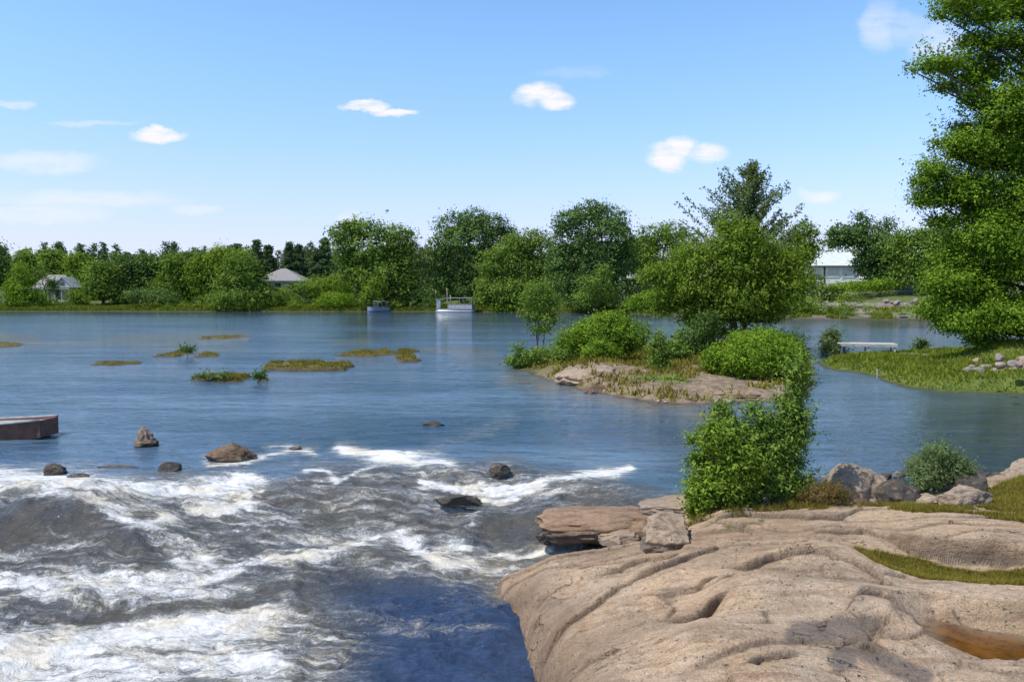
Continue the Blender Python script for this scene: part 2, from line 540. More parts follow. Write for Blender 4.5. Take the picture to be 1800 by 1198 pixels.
# jitter so that painted foam has ragged borders
Uj = U_ + fbm(X, Y, 1.1, 4) * 26
Vj = V_ + fbm(X + 31, Y, 1.1, 4) * 13
STROKES = [  # survey polyline, half width, strength
    ([(-60, 838), (120, 845), (230, 862), (340, 868), (430, 850)], 17, 1.0),
    ([(-60, 870), (60, 862), (150, 872)], 14, .8),
    ([(150, 872), (205, 905), (262, 935), (285, 975), (330, 1000)], 12, 1.0),
    ([(270, 925), (350, 905), (410, 885), (440, 875)], 14, 1.0),
    ([(300, 955), (380, 985), (330, 1000)], 16, .75),
    ([(-60, 975), (60, 968), (180, 975), (300, 990)], 9, .55),
    ([(-60, 1035), (120, 1030), (260, 1025), (340, 1030)], 21, .95),
    ([(360, 1015), (420, 1005), (520, 985), (600, 962), (680, 940)], 13, .8),
    ([(470, 965), (560, 945), (640, 935)], 12, .6),
    ([(-60, 1165), (60, 1150), (200, 1120), (330, 1100), (440, 1090)], 46, 1.05),
    ([(-60, 1210), (160, 1190), (380, 1160), (480, 1190)], 34, .9),
    ([(430, 1100), (520, 1120), (600, 1150), (560, 1190)], 32, .5),
    ([(440, 800), (520, 790), (560, 795)], 5, .75),
    ([(610, 787), (660, 800), (720, 806), (785, 817)], 8, 1.1),
    ([(530, 832), (560, 835), (590, 850), (640, 826), (680, 815)], 5, .8),
    ([(735, 850), (800, 862), (880, 862), (940, 852), (1000, 838), (1060, 832), (1110, 828)], 6, 1.0),
    ([(740, 862), (820, 874), (900, 868), (960, 850)], 9, .95),
    ([(840, 880), (900, 878)], 7, .95),
    ([(700, 940), (735, 975), (790, 1000), (830, 990)], 13, 1.05),
    ([(760, 985), (800, 965), (820, 960)], 15, .8),
    ([(860, 977), (900, 973), (960, 968)], 5, 1.1),
    ([(560, 1045), (620, 1030), (690, 1000)], 4, .5),
    ([(760, 890), (790, 905), (840, 920)], 14, .5),
    ([(560, 885), (640, 895), (720, 905)], 12, .42),
    ([(440, 905), (520, 915), (560, 930)], 14, .45),
    ([(370, 812), (430, 806), (455, 800)], 5, .8),
    ([(60, 828), (110, 835), (160, 838)], 5, .9)]
foam = np.zeros(X.shape)
near = (Y < 22)
for pts, wd, st in STROKES:
    for a, b in zip(pts, pts[1:]):
        d = segdist(Uj[near], Vj[near], a, b, .7)[0]
        foam[near] = np.maximum(foam[near], st * .86 * np.exp(-(d / (wd * 1.5)) ** 1.6))
rap = sstep(-.9, 1.3, crestY(X) + 1.1 * fbm(X, Y, .6, 4) - Y)
blue = rap * sstep(500, 720, U_) * sstep(1000, 1060, V_) * (foam < .3)
rap_a = rap * (1 - .45 * blue)
dark = np.zeros(X.shape)
for (pts, wd) in (([(-40, 925), (120, 918), (200, 945), (262, 985)], 30), ([(-40, 1078), (200, 1082), (420, 1062), (600, 1030), (700, 990)], 15), ([(290, 900), (330, 918), (420, 930)], 9), ([(600, 1040), (750, 1040)], 20)):
    for a, b in zip(pts, pts[1:]):
        dark = np.maximum(dark, np.exp(-(segdist(Uj, Vj, a, b, .6)[0] / wd) ** 2))
foam = foam * (1 - .75 * dark)
base_f = rap * (.28 - .24 * blue - .16 * dark + .40 * fbm(X * .55 + Y * .5, Y * 2.4, .7, 4))
foam = np.maximum(foam, base_f)
# disturbed water that runs diagonally above the falls
d1 = segdist(U_, V_, (430, 805), (900, 735), 1)[0]
chop = np.clip(np.maximum(rap, .7 * np.exp(-(d1 / 34) ** 2)), 0, 1)
foam = np.maximum(foam, .22 * np.exp(-(segdist(U_, V_, (760, 790), (900, 738), 1)[0] / 18) ** 2))
# shallow weedy patches seen through the surface
weed = np.zeros(X.shape)
for (pts, wd, st) in (([(190, 598), (330, 596), (420, 590)], 10, .8), ([(-40, 592), (60, 598)], 9, .9), ([(60, 606), (170, 602)], 6, .7), ([(750, 615), (860, 620)], 6, .8), ([(820, 632), (900, 640)], 10, .5),
                      ([(590, 601), (640, 600)], 5, .7), ([(900, 665), (1010, 690), (1140, 715)], 14, .7), ([(350, 588), (430, 586)], 5, .8), ([(1190, 715), (1260, 740)], 16, .6), ([(240, 612), (420, 612)], 10, .5), ([(835, 1008), (900, 985), (960, 970)], 14, 1.0), ([(850, 1015), (880, 1050)], 12, .9), ([(1000, 955), (1060, 945)], 10, .8)):
    for a, b in zip(pts, pts[1:]):
        m = (Y > 17) if pts[0][1] < 900 else (Y < 17)
        d = segdist(U_[m], V_[m] + fbm(X[m], Y[m], .3, 3) * 5, a, b, .5)[0]
        weed[m] = np.maximum(weed[m], st * np.exp(-(d / wd) ** 2))
calm = sstep(1420, 1500, U_) * (Y > 12) * sstep(40, 30, Y) * .75  # calmer water, with dark tree reflections put into its colour
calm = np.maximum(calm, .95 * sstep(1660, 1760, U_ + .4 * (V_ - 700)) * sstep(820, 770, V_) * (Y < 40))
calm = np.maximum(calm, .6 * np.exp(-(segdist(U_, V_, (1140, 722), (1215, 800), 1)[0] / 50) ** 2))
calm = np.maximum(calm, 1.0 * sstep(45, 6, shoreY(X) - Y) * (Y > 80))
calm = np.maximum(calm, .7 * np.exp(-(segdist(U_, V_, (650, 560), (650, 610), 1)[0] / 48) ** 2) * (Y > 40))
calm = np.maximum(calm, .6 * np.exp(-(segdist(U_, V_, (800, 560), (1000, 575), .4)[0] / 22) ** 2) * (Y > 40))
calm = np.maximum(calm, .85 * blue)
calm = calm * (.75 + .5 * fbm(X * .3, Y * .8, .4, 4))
V, Q = grid(X, Y, Z)

t = NT('river_water')
p = t.pos()
fo, ra, we, ch = t.attr('foam'), t.attr('rapid'), t.attr('weed'), t.attr('chop')
pf = t.mapv(p, (1, 1.7, 1))
pw = t.n('ShaderNodeVectorMath', {0: t.mapv(p, (.75, 1.9, 1)), 1: t.mapv(t.noise(p, 1.6, 3, .6, 0, True), (.9, .9, 0))}, operation='ADD').outputs[0]
n1 = t.noise(t.mapv(pw, (.7, 1.25, 1)), 3.4, 9, .62, .25)
n2 = t.noise(pw, 22, 4, .7)
n3 = t.noise(t.mapv(p, (.8, 2.2, 1)), 2.6, 5, .6, .8)
n4 = t.noise(pf, 80, 3, .7)
N_ = t.math('ADD', t.math('MULTIPLY', t.sm(n1, .30, .70), .50), t.math('ADD', t.math('MULTIPLY', t.sm(n2, .3, .7), .27), t.math('MULTIPLY', t.sm(n4, .32, .68), .23)))
thr = t.math('SUBTRACT', 1.0, fo)
gate = t.sm(fo, .03, .16)
ff = t.math('MULTIPLY', t.sm(t.math('SUBTRACT', N_, thr), -.14, .34), gate)
ff2 = t.math('MULTIPLY', t.sm(t.math('SUBTRACT', N_, thr), -.42, .05), gate)
band = t.noise(t.mapv(p, (.10, .55, 1)), .5, 6, .7, .6)
dash = t.noise(t.mapv(p, (.55, 2.6, 1)), 1.1, 5, .7, .3)
lake = t.mix(t.sm(band, .38, .64), (.045, .095, .155), (.115, .185, .27))  # bright and dark sheen of gust streaks painted into the lake colour
lake = t.mix(t.math('MULTIPLY', t.sm(dash, .48, .64), .8), lake, (.035, .070, .115))  # ripple contrast painted into the colour as dark dashes
calm_refl = t.attr('calm')
lake = t.mix(calm_refl, lake, (.028, .040, .050))  # dark reflections painted into the base colour where the mask is high
deep = t.mix(ra, lake, t.mix(t.sm(t.noise(p, .8, 3, .6), .4, .6), (.070, .072, .074), (.090, .084, .070)))
deep = t.mix(t.math('MULTIPLY', t.attr('tongue'), .85), deep, (.022, .045, .105))
deep = t.mix(t.math('MULTIPLY', we, t.sm(t.noise(p, .9, 5, .7), .3, .6)), deep, (.19, .15, .075))
aer = t.mix(t.sm(n3, .4, .6), (.22, .24, .26), (.27, .255, .21))
deep = t.mix(t.math('MULTIPLY', ff2, .75), deep, aer)
foamc = t.mix(t.sm(t.noise(p, 1.1, 3, .6), .45, .62), (.70, .70, .69), (.66, .61, .51))
col = t.mix(ff, deep, foamc)
# ripples: fine near, longer far away
r1 = t.noise(t.mapv(p, (1, 1.6, 1)), 5.5, 4, .6, .3)
r2 = t.noise(t.mapv(p, (1, 1.8, 1)), 1.3, 4, .6, .3)
r3 = t.noise(t.mapv(p, (1, 3.0, 1)), .22, 5, .65)
gust = t.noise(t.mapv(p, (.35, 1.4, 1)), .06, 5, .65)
hh = t.math('ADD', t.math('MULTIPLY', r1, .30), t.math('ADD', t.math('MULTIPLY', r2, .85), t.math('MULTIPLY', r3, .55)))
hh = t.math('MULTIPLY', hh, t.math('MULTIPLY', t.sm(gust, .3, .7, .5, 1.2), t.math('SUBTRACT', 1.0, t.math('MULTIPLY', calm_refl, .7))))
hr = t.math('MULTIPLY', t.math('ADD', t.math('MULTIPLY', n1, .6), t.math('MULTIPLY', n2, .25)), t.math('MULTIPLY', ch, .7))
nb = t.bump(t.math('ADD', hh, t.math('MULTIPLY', hr, 1.25)), 1.0, .11)
M['water'] = t.out(t.pbr(Base_Color=col, Roughness=t.math('ADD', .05, t.math('MULTIPLY', ff, .5)), IOR=1.333, Normal=nb))
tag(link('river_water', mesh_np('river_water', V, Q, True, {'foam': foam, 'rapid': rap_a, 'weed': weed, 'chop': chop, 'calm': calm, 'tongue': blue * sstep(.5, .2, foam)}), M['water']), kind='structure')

# ------------------------------------------------------------------ granite shore
RB = [(960, 1300, -.9), (940, 1198, -.9), (915, 1130, -.9), (893, 1085, -.88), (868, 1040, -.82), (876, 1018, -.76), (920, 994, -.62), (975, 975, -.47),
      (1050, 955, -.32), (1120, 945, -.2), (1150, 915, -.05), (1205, 890, 0), (1250, 880, 0), (1330, 870, 0), (1430, 862, 0), (1550, 858, 0), (1700, 852, 0), (1770, 838, 0), (1850, 822, 0), (2100, 800, 0)]
RBW = [G(*q) for q in RB]
RBW = [(RBW[0][0] - .2, 1.0)] + RBW + [(30, 20), (30, 1.0)]
CP = [(1000, 1100, .0), (950, 1035, -.28), (1100, 1150, .36), (1010, 1190, .08), (1200, 1000, .30), (1060, 1000, -.10), (1050, 968, -.26), (900, 1015, -.62), (890, 1065, -.5), (925, 1110, -.38), (950, 1165, -.30), (1120, 1060, .22), (1000, 985, -.32), (1250, 1100, .62), (1400, 1180, .6), (1350, 1000, .58), (1300, 905, .30),
      (1230, 950, .06), (1450, 960, .55), (1550, 1040, .66), (1450, 900, .30), (1560, 905, .36), (1650, 915, .50), (1730, 935, .58), (1800, 950, .55), (1880, 960, .6),
      (1600, 990, .36), (1700, 1000, .34), (1800, 1010, .34), (1680, 1040, .58), (1800, 1050, .62), (1900, 1060, .7), (1550, 1120, .50), (1500, 1180, .50), (1620, 1180, .42),
      (1700, 1130, .22), (1780, 1140, .22), (1850, 1140, .25), (1750, 1080, .42), (1750, 1195, .40), (1385, 880, .12), (1500, 866, .04), (1600, 872, .06), (1700, 872, .16), (1800, 866, .30), (1900, 850, .4),
      (1300, 1300, .75), (1700, 1300, .7), (1300, 960, .38), (1150, 962, -.12), (1500, 935, .42)]
_C = [(*G(*q), q[2]) for q in CP]
CR = [  # cracks: polyline (u,v), level, step height, groove depth, width
    ([(900, 1068), (960, 1052), (1010, 1040), (1090, 1018), (1170, 998), (1250, 962), (1330, 955)], .15, .045, .035, .045),
    ([(893, 1090), (940, 1080), (980, 1066)], .0, .03, .05, .05),
    ([(1140, 1012), (1200, 1012), (1260, 1003)], .4, .03, .05, .025),
    ([(1160, 1044), (1215, 1040), (1275, 1022)], .45, .07, .20, .06),
    ([(1230, 905), (1320, 925), (1290, 940), (1225, 965)], .25, .05, .05, .04),
    ([(1270, 968), (1300, 972), (1370, 957), (1470, 962), (1540, 1000), (1600, 1020)], .5, .06, .05, .04),
    ([(1330, 985), (1420, 990)], .5, .03, .03, .03),
    ([(1425, 1088), (1460, 1075), (1515, 1055)], .55, -.06, .07, .05),
    ([(1515, 1042), (1560, 1025), (1620, 1045), (1680, 1052)], .6, .07, .05, .05),
    ([(1680, 1022), (1720, 1045), (1770, 1060), (1830, 1075)], .6, .10, .06, .05),
    ([(1530, 1105), (1570, 1095), (1595, 1075)], .55, -.08, .06, .06),
    ([(1310, 1152), (1350, 1130), (1390, 1118)], .6, .03, .05, .03),
    ([(990, 1192), (1010, 1165), (1035, 1140)], .2, -.03, .04, .03),
    ([(1500, 1125), (1530, 1120), (1545, 1135)], .5, .04, .05, .03),
    ([(1560, 935), (1620, 952), (1670, 960), (1740, 968), (1820, 985)], .45, .16, .10, .07),
    ([(1230, 905), (1330, 900), (1440, 908), (1560, 900)], .3, .05, .04, .05),
    ([(1430, 930), (1520, 925), (1600, 945)], .4, .05, .04, .05),
    ([(1275, 1165), (1300, 1185)], .6, .02, .03, .02),
    ([(1610, 1090), (1640, 1120), (1720, 1172), (1800, 1180)], .4, -.03, .02, .05),
    ([(1040, 992), (1120, 978), (1200, 970)], .0, .03, .03, .04)]
_CR = [([G(u, v, z) for (u, v) in pts], A * 1.15, B * 1.25, wd * .36) for (pts, z, A, B, wd) in CR]
PUD = [G(u, v, .20) for (u, v) in [(1628, 1100), (1660, 1092), (1720, 1108), (1800, 1122), (1880, 1125), (1890, 1165), (1800, 1172), (1745, 1178), (1690, 1160), (1640, 1128)]]
HOL = [G(u, v, .36) for (u, v) in [(1500, 962), (1600, 968), (1700, 985), (1830, 1000), (1830, 1020), (1720, 1018), (1620, 1008), (1540, 985)]]


def rock_z(x, y, full=False, fine=True):
    wz = np.zeros(x.shape)
    ws = np.zeros(x.shape)
    for (cx, cy, cz) in _C:
        w_ = 1 / (((x - cx) ** 2 + (y - cy) ** 2) + .12) ** 1.6
        wz += w_ * cz
        ws += w_
    top = wz / ws
    crack = np.zeros(x.shape)
    jx, jy = x + fbm(x, y, 1.5, 3, .4) * .18, y + fbm(x + 50, y, 1.5, 3, .4) * .18
    for pts, A, B, wd in _CR:
        bd = np.full(x.shape, 1e9)
        bs = np.zeros(x.shape)
        ba = np.zeros(x.shape)
        ns_ = len(pts) - 1
        for k_, (a, b) in enumerate(zip(pts, pts[1:])):
            d, s, t_ = segdist(jx, jy, a, b)
            m = d < bd
            bd = np.where(m, d, bd)
            bs = np.where(m, s, bs)
            ba = np.where(m, (k_ + t_) / ns_, ba)
        tap = sstep(0, .22, ba) * sstep(1, .78, ba)
        L = np.hypot(pts[-1][0] - pts[0][0], pts[-1][1] - pts[0][1])
        fall = np.exp(-bd / (.22 * max(L, .6)))
        top = top + A * bs * np.tanh(bd / wd) * fall * .9 * tap - B * (.25 + .75 * tap) * np.exp(-(bd / wd) ** 2)
        crack = np.maximum(crack, np.exp(-(bd / (wd * .7)) ** 2) * min(1, B * 18))
        crack = np.maximum(crack, .28 * np.exp(-(bd / (wd * 5)) ** 2))
    # grassy hollow and rock pool
    hd = polydist(x, y, HOL)
    top = top - .10 * sstep(-.25, .25, hd)
    pd = polydist(x + fbm(x, y, 2, 3) * .1, y + fbm(x + 5, y, 2, 3) * .1, PUD)
    top = np.where(pd > -.5, np.minimum(top, .20 - pd * .8 + np.maximum(0, -pd) * .25), top)
    d = polydist(x + fbm(x, y, .9, 4) * .14, y + fbm(x + 3, y, .9, 4) * .14, RBW)
    low = -1.6
    wd = np.interp(y, [8, 11, 13, 15], [.5, .45, .5, .6])
    tt = np.clip(d / wd, 0, 1)
    prof = np.sqrt(np.clip(1 - (1 - tt) ** 2.4, 0, 1))
    edge_low = np.where(y < 12.4, -1.0, -.22)
    z = edge_low + (top - edge_low) * prof
    z = np.where(d < 0, edge_low + d * 1.6, z)
    if fine:
        z = z - .10 * sstep(-.05, .12, pd)
        z = z + fbm(x * .6 + y * .2, y, 1.0, 5, .45) * .04 + fbm(x * .5, y * 2.2 + x * .5, 3.2, 4, .6) * .014 + fbm(x, y, 16, 3, .6) * .008
        q = fbm(x * .45 - y * .25, y * 1.1 - x * .1, .42, 4, .45) * 4.2
        f = q - np.floor(q)
        z = z + (sstep(.94, 1.0, f) - f) * .046
        crack = np.maximum(crack, .6 * np.exp(-((f - .95) / .028) ** 2))
        q = fbm(x * .5 - y * .3 + 9, y * 1.3 - x * .15, 1.3, 4, .5) * 5
        f = q - np.floor(q)
        z = z + (sstep(.84, 1.0, f) - f) * .010 * (fbm(x, y, .7, 2) > 0)
        crack = np.maximum(crack, .15 * np.exp(-((f - .88) / .06) ** 2))
        rid = 1 - np.abs(fbm(x * .7 + 4, y * 1.8 + x * .25, 1.5, 4))
        gl = sstep(.93, 1.0, rid)
        z = z - gl * .02
        crack = np.maximum(crack, gl * .3)
    z = np.maximum(z, low)
    if full:
        return z, crack, d, pd, hd
    return z


ry_ = np.concatenate([np.linspace(2.5, 5.2, 40)[:-1], np.linspace(5.2, 12.5, 560)[:-1], np.linspace(12.5, 19, 200)])
tx = np.linspace(-.12, 1.0, 820)
X = ry_[:, None] * tx[None, :]
Y = np.repeat(ry_[:, None], len(tx), 1)
Z, crack, d, pd, hd = rock_z(X, Y, True)
U_, V_ = proj(X, Y, Z)
wet = np.clip(np.maximum(sstep(.12, -.05, Z - np.minimum(water_z(X, Y, False), 0) - .05 - .08 * fbm(X, Y, 3, 3)), 0), 0, 1)
st = np.exp(-(segdist(U_, V_, (1400, 1112), (1530, 1100), 1)[0] / 26) ** 2)
st = np.maximum(st, np.exp(-(segdist(U_, V_, (1500, 1130), (1620, 1190), 1)[0] / 24) ** 2))
st = np.maximum(st, .9 * np.exp(-(segdist(U_, V_, (1500, 1110), (1480, 1160), 1)[0] / 30) ** 2))
st = np.maximum(st, .5 * np.exp(-(segdist(U_, V_, (900, 1060), (1000, 1060), 1)[0] / 26) ** 2))
st = np.maximum(st, .45 * np.exp(-(segdist(U_, V_, (1600, 945), (1700, 955), 1)[0] / 16) ** 2))  # shade under the back ridge, painted in with the wet tone
stain_shade = np.clip(1 - d / 1.3, 0, 1) * sstep(13, 11.5, Y) * .75  # weathered brown flank, with its shade put into the same tone
stain_shade = np.maximum(stain_shade, .55 * np.exp(-(segdist(U_, V_, (1230, 945), (1500, 935), 1)[0] / 22) ** 2))
stain_shade = np.maximum(stain_shade, .8 * np.exp(-(segdist(U_, V_, (1570, 945), (1830, 980), 1)[0] / 16) ** 2))  # dark underside of the back ridge, shade painted as brown
stain_shade = np.maximum(stain_shade, .5 * np.exp(-(segdist(U_, V_, (1200, 1190), (1330, 1150), 1)[0] / 26) ** 2))
stain_shade = np.maximum(stain_shade, .6 * np.exp(-np.maximum(0, -pd) / .12))
wet = np.maximum(wet, st * .95)
wet = np.maximum(wet, sstep(-.03, .05, pd))
moss = .75 * sstep(-.08, .15, hd) + .5 * np.exp(-(segdist(U_, V_, (1250, 935), (1340, 915), 1)[0] / 12) ** 2)
moss = np.maximum(moss, .3 * sstep(1440, 1560, U_) * sstep(905, 888, V_))
moss = np.maximum(moss, .42 * sstep(1700, 1760, U_ + (V_ - 860)) * sstep(930, 900, V_))
V, Q = grid(X, Y, Z)
tag(link('granite_shore', mesh_np('granite_shore', V, Q, True, {'wet': wet, 'crack': crack, 'moss': moss, 'stain_shade': stain_shade}), M['slab']), kind='structure')

# rock pool water
t = NT('rock_pool_water')
nz = t.noise(t.pos(), 3, 4, .6)
t1 = t.mix(t.sm(nz, .35, .65), (.075, .030, .008), (.16, .065, .014))
dp = t.attr('depth')
t1 = t.mix(dp, (.17, .12, .08), t1)
t1 = t.mix(t.math('MULTIPLY', t.sm(t.noise(t.pos(), 9, 5, .7), .5, .62), .5), t1, (.05, .025, .01))
M['pool'] = t.out(t.pbr(Base_Color=t1, Roughness=.06, IOR=1.33, Normal=t.bump(t.noise(t.pos(), 12, 2), .08, .02)))
cx, cy = np.mean([q[0] for q in PUD]), np.mean([q[1] for q in PUD])
px_, py_ = [q[0] for q in PUD], [q[1] for q in PUD]
X, Y = np.meshgrid(np.linspace(min(px_) - .3, max(px_) + .3, 120), np.linspace(min(py_) - .3, max(py_) + .3, 80))
V, Q = grid(X, Y, X * 0 + .205)
dep = polydist(X, Y, PUD)
keep = (dep > -.3).ravel()[Q].all(1)
tag(link('rock_pool_water', mesh_np('rock_pool_water', V, Q[keep], True, {'depth': sstep(-.06, .22, dep + .05 * fbm(X, Y, 4, 3))}), M['pool']), kind='structure')


# ------------------------------------------------------------------ islands and spit
def islet_sheet(name, poly_uv, hfun, mat, nx=260, ny=200, edge=.6, level=0.0, depth=.5, dirtf=None, lab=None):
    P = [G(u, v, level) for (u, v) in poly_uv]
    x0, x1 = min(q[0] for q in P) - 1.2, max(q[0] for q in P) + 1.2
    y0, y1 = min(q[1] for q in P) - 1.2, max(q[1] for q in P) + 1.2

    def z(x, y, full=False):
        j = edge * .6
        d = polydist(x + fbm(x, y, .7, 4) * j, y + fbm(x + 7, y, .7, 4) * j, P)
        k = sstep(0, edge, d)
        zz = hfun(x, y) * k + np.where(d < 0, d * .5, .03 * np.minimum(d, 1))
        zz = np.maximum(zz, -depth)
        return (zz, d) if full else zz
    X, Y = np.meshgrid(np.linspace(x0, x1, nx), np.linspace(y0, y1, ny))
    Z, d = z(X, Y, True)
    V, Q = grid(X, Y, Z)
    at = {'wet': sstep(.10, .0, Z + .03 * fbm(X, Y, 3, 2)), 'dirt': dirtf(X, Y) if dirtf else X * 0, 'crack': X * 0, 'moss': X * 0}
    o = link(name, mesh_np(name, V, Q, True, at), mat)
    return o, z, P


def mounds(lst, rough=.06):
    L = [(*G(u, v, h * .5), rx, ry, h) for (u, v, rx, ry, h) in lst]

    def f(x, y):
        z = .12 + 0 * x
        for (a, b, rx, ry, h) in L:
            z = z + h * np.exp(-((x - a) / rx) ** 2 - ((y - b) / ry) ** 2)
        return z + fbm(x, y, 1.2, 5) * rough + fbm(x, y * 1.5, 4, 3) * rough * .4
    return f


isl, isl_z, isl_P = islet_sheet('island_ground',
    [(893, 642), (960, 632), (1000, 622), (1150, 612), (1300, 600), (1420, 612), (1432, 650), (1425, 690), (1370, 708), (1290, 712), (1160, 712), (1090, 700), (1020, 686), (960, 668)],
    mounds([(1040, 655, 1.6, 3.0, .50), (1110, 680, 1.4, 1.5, .22), (1190, 660, 2.5, 3.5, .30), (1280, 650, 2.2, 3.0, .25), (1300, 620, 4, 5, .35), (1250, 692, 1.4, 1.0, .14)], .10),
    M['island'], 420, 320, .9,
    dirtf=lambda x, y: (.75 * sstep(37, 33.5, y) + .1) * sstep(36, 30, y + 0 * x) + .2)
isl['kind'] = 'structure'
spt, spt_z, spt_P = islet_sheet('spit_ground',
    [(1432, 637), (1470, 628), (1560, 622), (1640, 616), (1760, 612), (2000, 606), (2300, 610), (2300, 720), (1900, 715), (1800, 694), (1720, 692), (1660, 690), (1600, 682), (1560, 670), (1500, 655), (1450, 648)],
    mounds([(1560, 640, 4, 4, .10), (1765, 642, 1.5, 1.6, .55), (1840, 640, 2.5, 2, .5), (1900, 650, 5, 6, .6), (1860, 680, 4, 4, .35)], .05),
    M['spit'], 420, 280, .8,
    dirtf=lambda x, y: 1.1 * np.exp(-((x - 22) / 1.7) ** 2 - ((y - 41) / 4.5) ** 2) + 1.0 * np.exp(-((x - 24.6) / 1.7) ** 2 - ((y - 38.5) / 2.2) ** 2) - .15)
spt['kind'] = 'structure'

# ------------------------------------------------------------------ foliage generators
def leaves(lobes, n, size, clump=.5, seed=0, aspect=.5, per=26, shell=.6, up=.45, low_cut=-.75, shoots=None):
    """lobes: (x, y, z, rx, ry, rz) local; shoots: (count, length)"""
    g = rs(seed)
    L = np.array(lobes, float)
    wgt = (L[:, 3] * L[:, 5]) + (L[:, 4] * L[:, 5]) + L[:, 3] * L[:, 4]
    nc = max(4, n // per)
    li = g.choice(len(L), nc, p=wgt / wgt.sum())
    dv = g.normal(size=(nc, 3))
    dv /= np.linalg.norm(dv, axis=1)[:, None]
    dv[:, 2] = np.maximum(dv[:, 2], low_cut + .5 * g.rand(nc))
    rad = shell + (1.04 - shell) * g.rand(nc) ** .55
    ph = g.rand(len(L), 6) * 6.283
    q_ = ph[li]
    rad = rad * (1 + .13 * np.sin(5.3 * dv[:, 0] + q_[:, 0]) * np.sin(4.7 * dv[:, 2] + q_[:, 1]) + .09 * np.sin(9.1 * dv[:, 0] + q_[:, 2]) * np.sin(8.3 * dv[:, 1] + q_[:, 3]) + .06 * np.sin(13 * dv[:, 2] + q_[:, 4]))
    far = g.rand(nc) < .08
    rad = np.where(far, rad + .14 * g.rand(nc), rad)
    cc = L[li, :3] + dv * L[li, 3:6] * rad[:, None]
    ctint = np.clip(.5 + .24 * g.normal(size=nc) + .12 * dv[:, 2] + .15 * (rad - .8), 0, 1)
    csz = .5 + .9 * g.rand(nc)
    idx = np.repeat(np.arange(nc), per)
    N = len(idx)
    off = g.normal(size=(N, 3)) * (clump * csz[idx])[:, None] * np.array([1, 1, .62])
    P = cc[idx] + off
    if shoots:
        ns, sl_ = shoots
        ps = 14
        lj = g.choice(len(L), ns, p=wgt / wgt.sum())
        sdv = g.normal(size=(ns, 3))
        sdv /= np.linalg.norm(sdv, axis=1)[:, None]
        sdv[:, 2] = np.abs(sdv[:, 2]) * .9 + g.rand(ns) * .2 - .15
        st_ = L[lj, :3] + sdv * L[lj, 3:6] * .92
        gd = sdv * .8 + np.array([0, 0, .55]) + g.normal(size=(ns, 3)) * .3
        gd /= np.linalg.norm(gd, axis=1)[:, None]
        ln_ = sl_ * (.35 + .9 * g.rand(ns))
        i2 = np.repeat(np.arange(ns), ps)
        f2 = g.rand(ns * ps)
        P2 = st_[i2] + gd[i2] * (ln_[i2] * f2)[:, None] + g.normal(size=(ns * ps, 3)) * (size * .45 * (1.25 - f2))[:, None]
        P = np.concatenate([P, P2])
        dv = np.concatenate([dv, gd])
        ctint = np.concatenate([ctint, np.clip(.65 + .2 * g.normal(size=ns), 0, 1)])
        idx = np.concatenate([idx, nc + i2])
        N = len(idx)
    nrm = dv[idx] * .8 + np.array([0, 0, up]) + g.normal(size=(N, 3)) * .5
    nrm /= np.linalg.norm(nrm, axis=1)[:, None] + 1e-9
    r = g.normal(size=(N, 3))
    r[:, 2] -= .5
    tn = r - nrm * (r * nrm).sum(1)[:, None]
    tn /= np.linalg.norm(tn, axis=1)[:, None] + 1e-9
    bn = np.cross(nrm, tn)
    s = size * (.6 + .8 * g.rand(N))
    a = tn * (s * .5)[:, None]
    b = bn * (s * .5 * aspect)[:, None]
    V = np.stack([P - a, P + b - a * .1, P + a, P - b - a * .1], 1).reshape(-1, 3)
    Q = np.arange(N * 4).reshape(N, 4)
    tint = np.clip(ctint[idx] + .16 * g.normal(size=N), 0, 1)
    return V, Q, tint


def leaf_part(lobes, n, size, mat, parent, name='crown', **k):
    V, Q, tint = leaves(lobes, n, size, **k)
    return link(name, mesh_np(name, V, Q, False, None, {'tint': tint}), mat, parent)


def trunk_part(parent, H, r, lobes, seed=0, mat=None, lean=0, stems=1, base_z=-.3):
    g = random.Random(seed)
    mb = MB()
    for s in range(stems):
        ox = 0 if stems == 1 else g.uniform(-1, 1) * r * 5
        L = sorted(lobes, key=lambda q: -q[2])
        top = L[0] if stems == 1 else L[min(s, len(L) - 1)]
        tp = Vector((top[0], top[1], min(H * .9, top[2] + top[5] * .4)))
        pts, rad = [], []
        for i in range(8):
            f = i / 7
            w_ = f ** 1.5
            pts.append(Vector((ox, 0, base_z)).lerp(tp, f) * 1.0)
            pts[-1].x = ox * (1 - f) + tp.x * w_ + g.uniform(-1, 1) * r * .7 * (f > 0)
            pts[-1].y = tp.y * w_ + g.uniform(-1, 1) * r * .5 * (f > 0)
            rad.append(r * (1.35 - 1.2 * f if i else 1.7) / math.sqrt(stems))
        mb.tube(pts, rad, 8)
        if s == 0 or stems < 4:
            for q in lobes[:14]:
                e = Vector(q[:3]) + Vector((g.uniform(-.3, .3) * q[3], g.uniform(-.3, .3) * q[4], q[5] * .3))
                f = max(.15, min(.85, (e.z - q[5]) / max(tp.z, .1) * .75))
                k = min(6, int(f * 7))
                b = pts[k].lerp(pts[k + 1], f * 7 - k)
                mid = b.lerp(e, .5) + Vector((0, 0, -.08 * (e - b).length))
                rr = rad[k] * .45
                mb.tube([b, b.lerp(mid, .5), mid, mid.lerp(e, .6), e], [rr, rr * .8, rr * .6, rr * .35, rr * .1], 5)
    return mb.build('trunk', mat or M['bark'], parent, True)


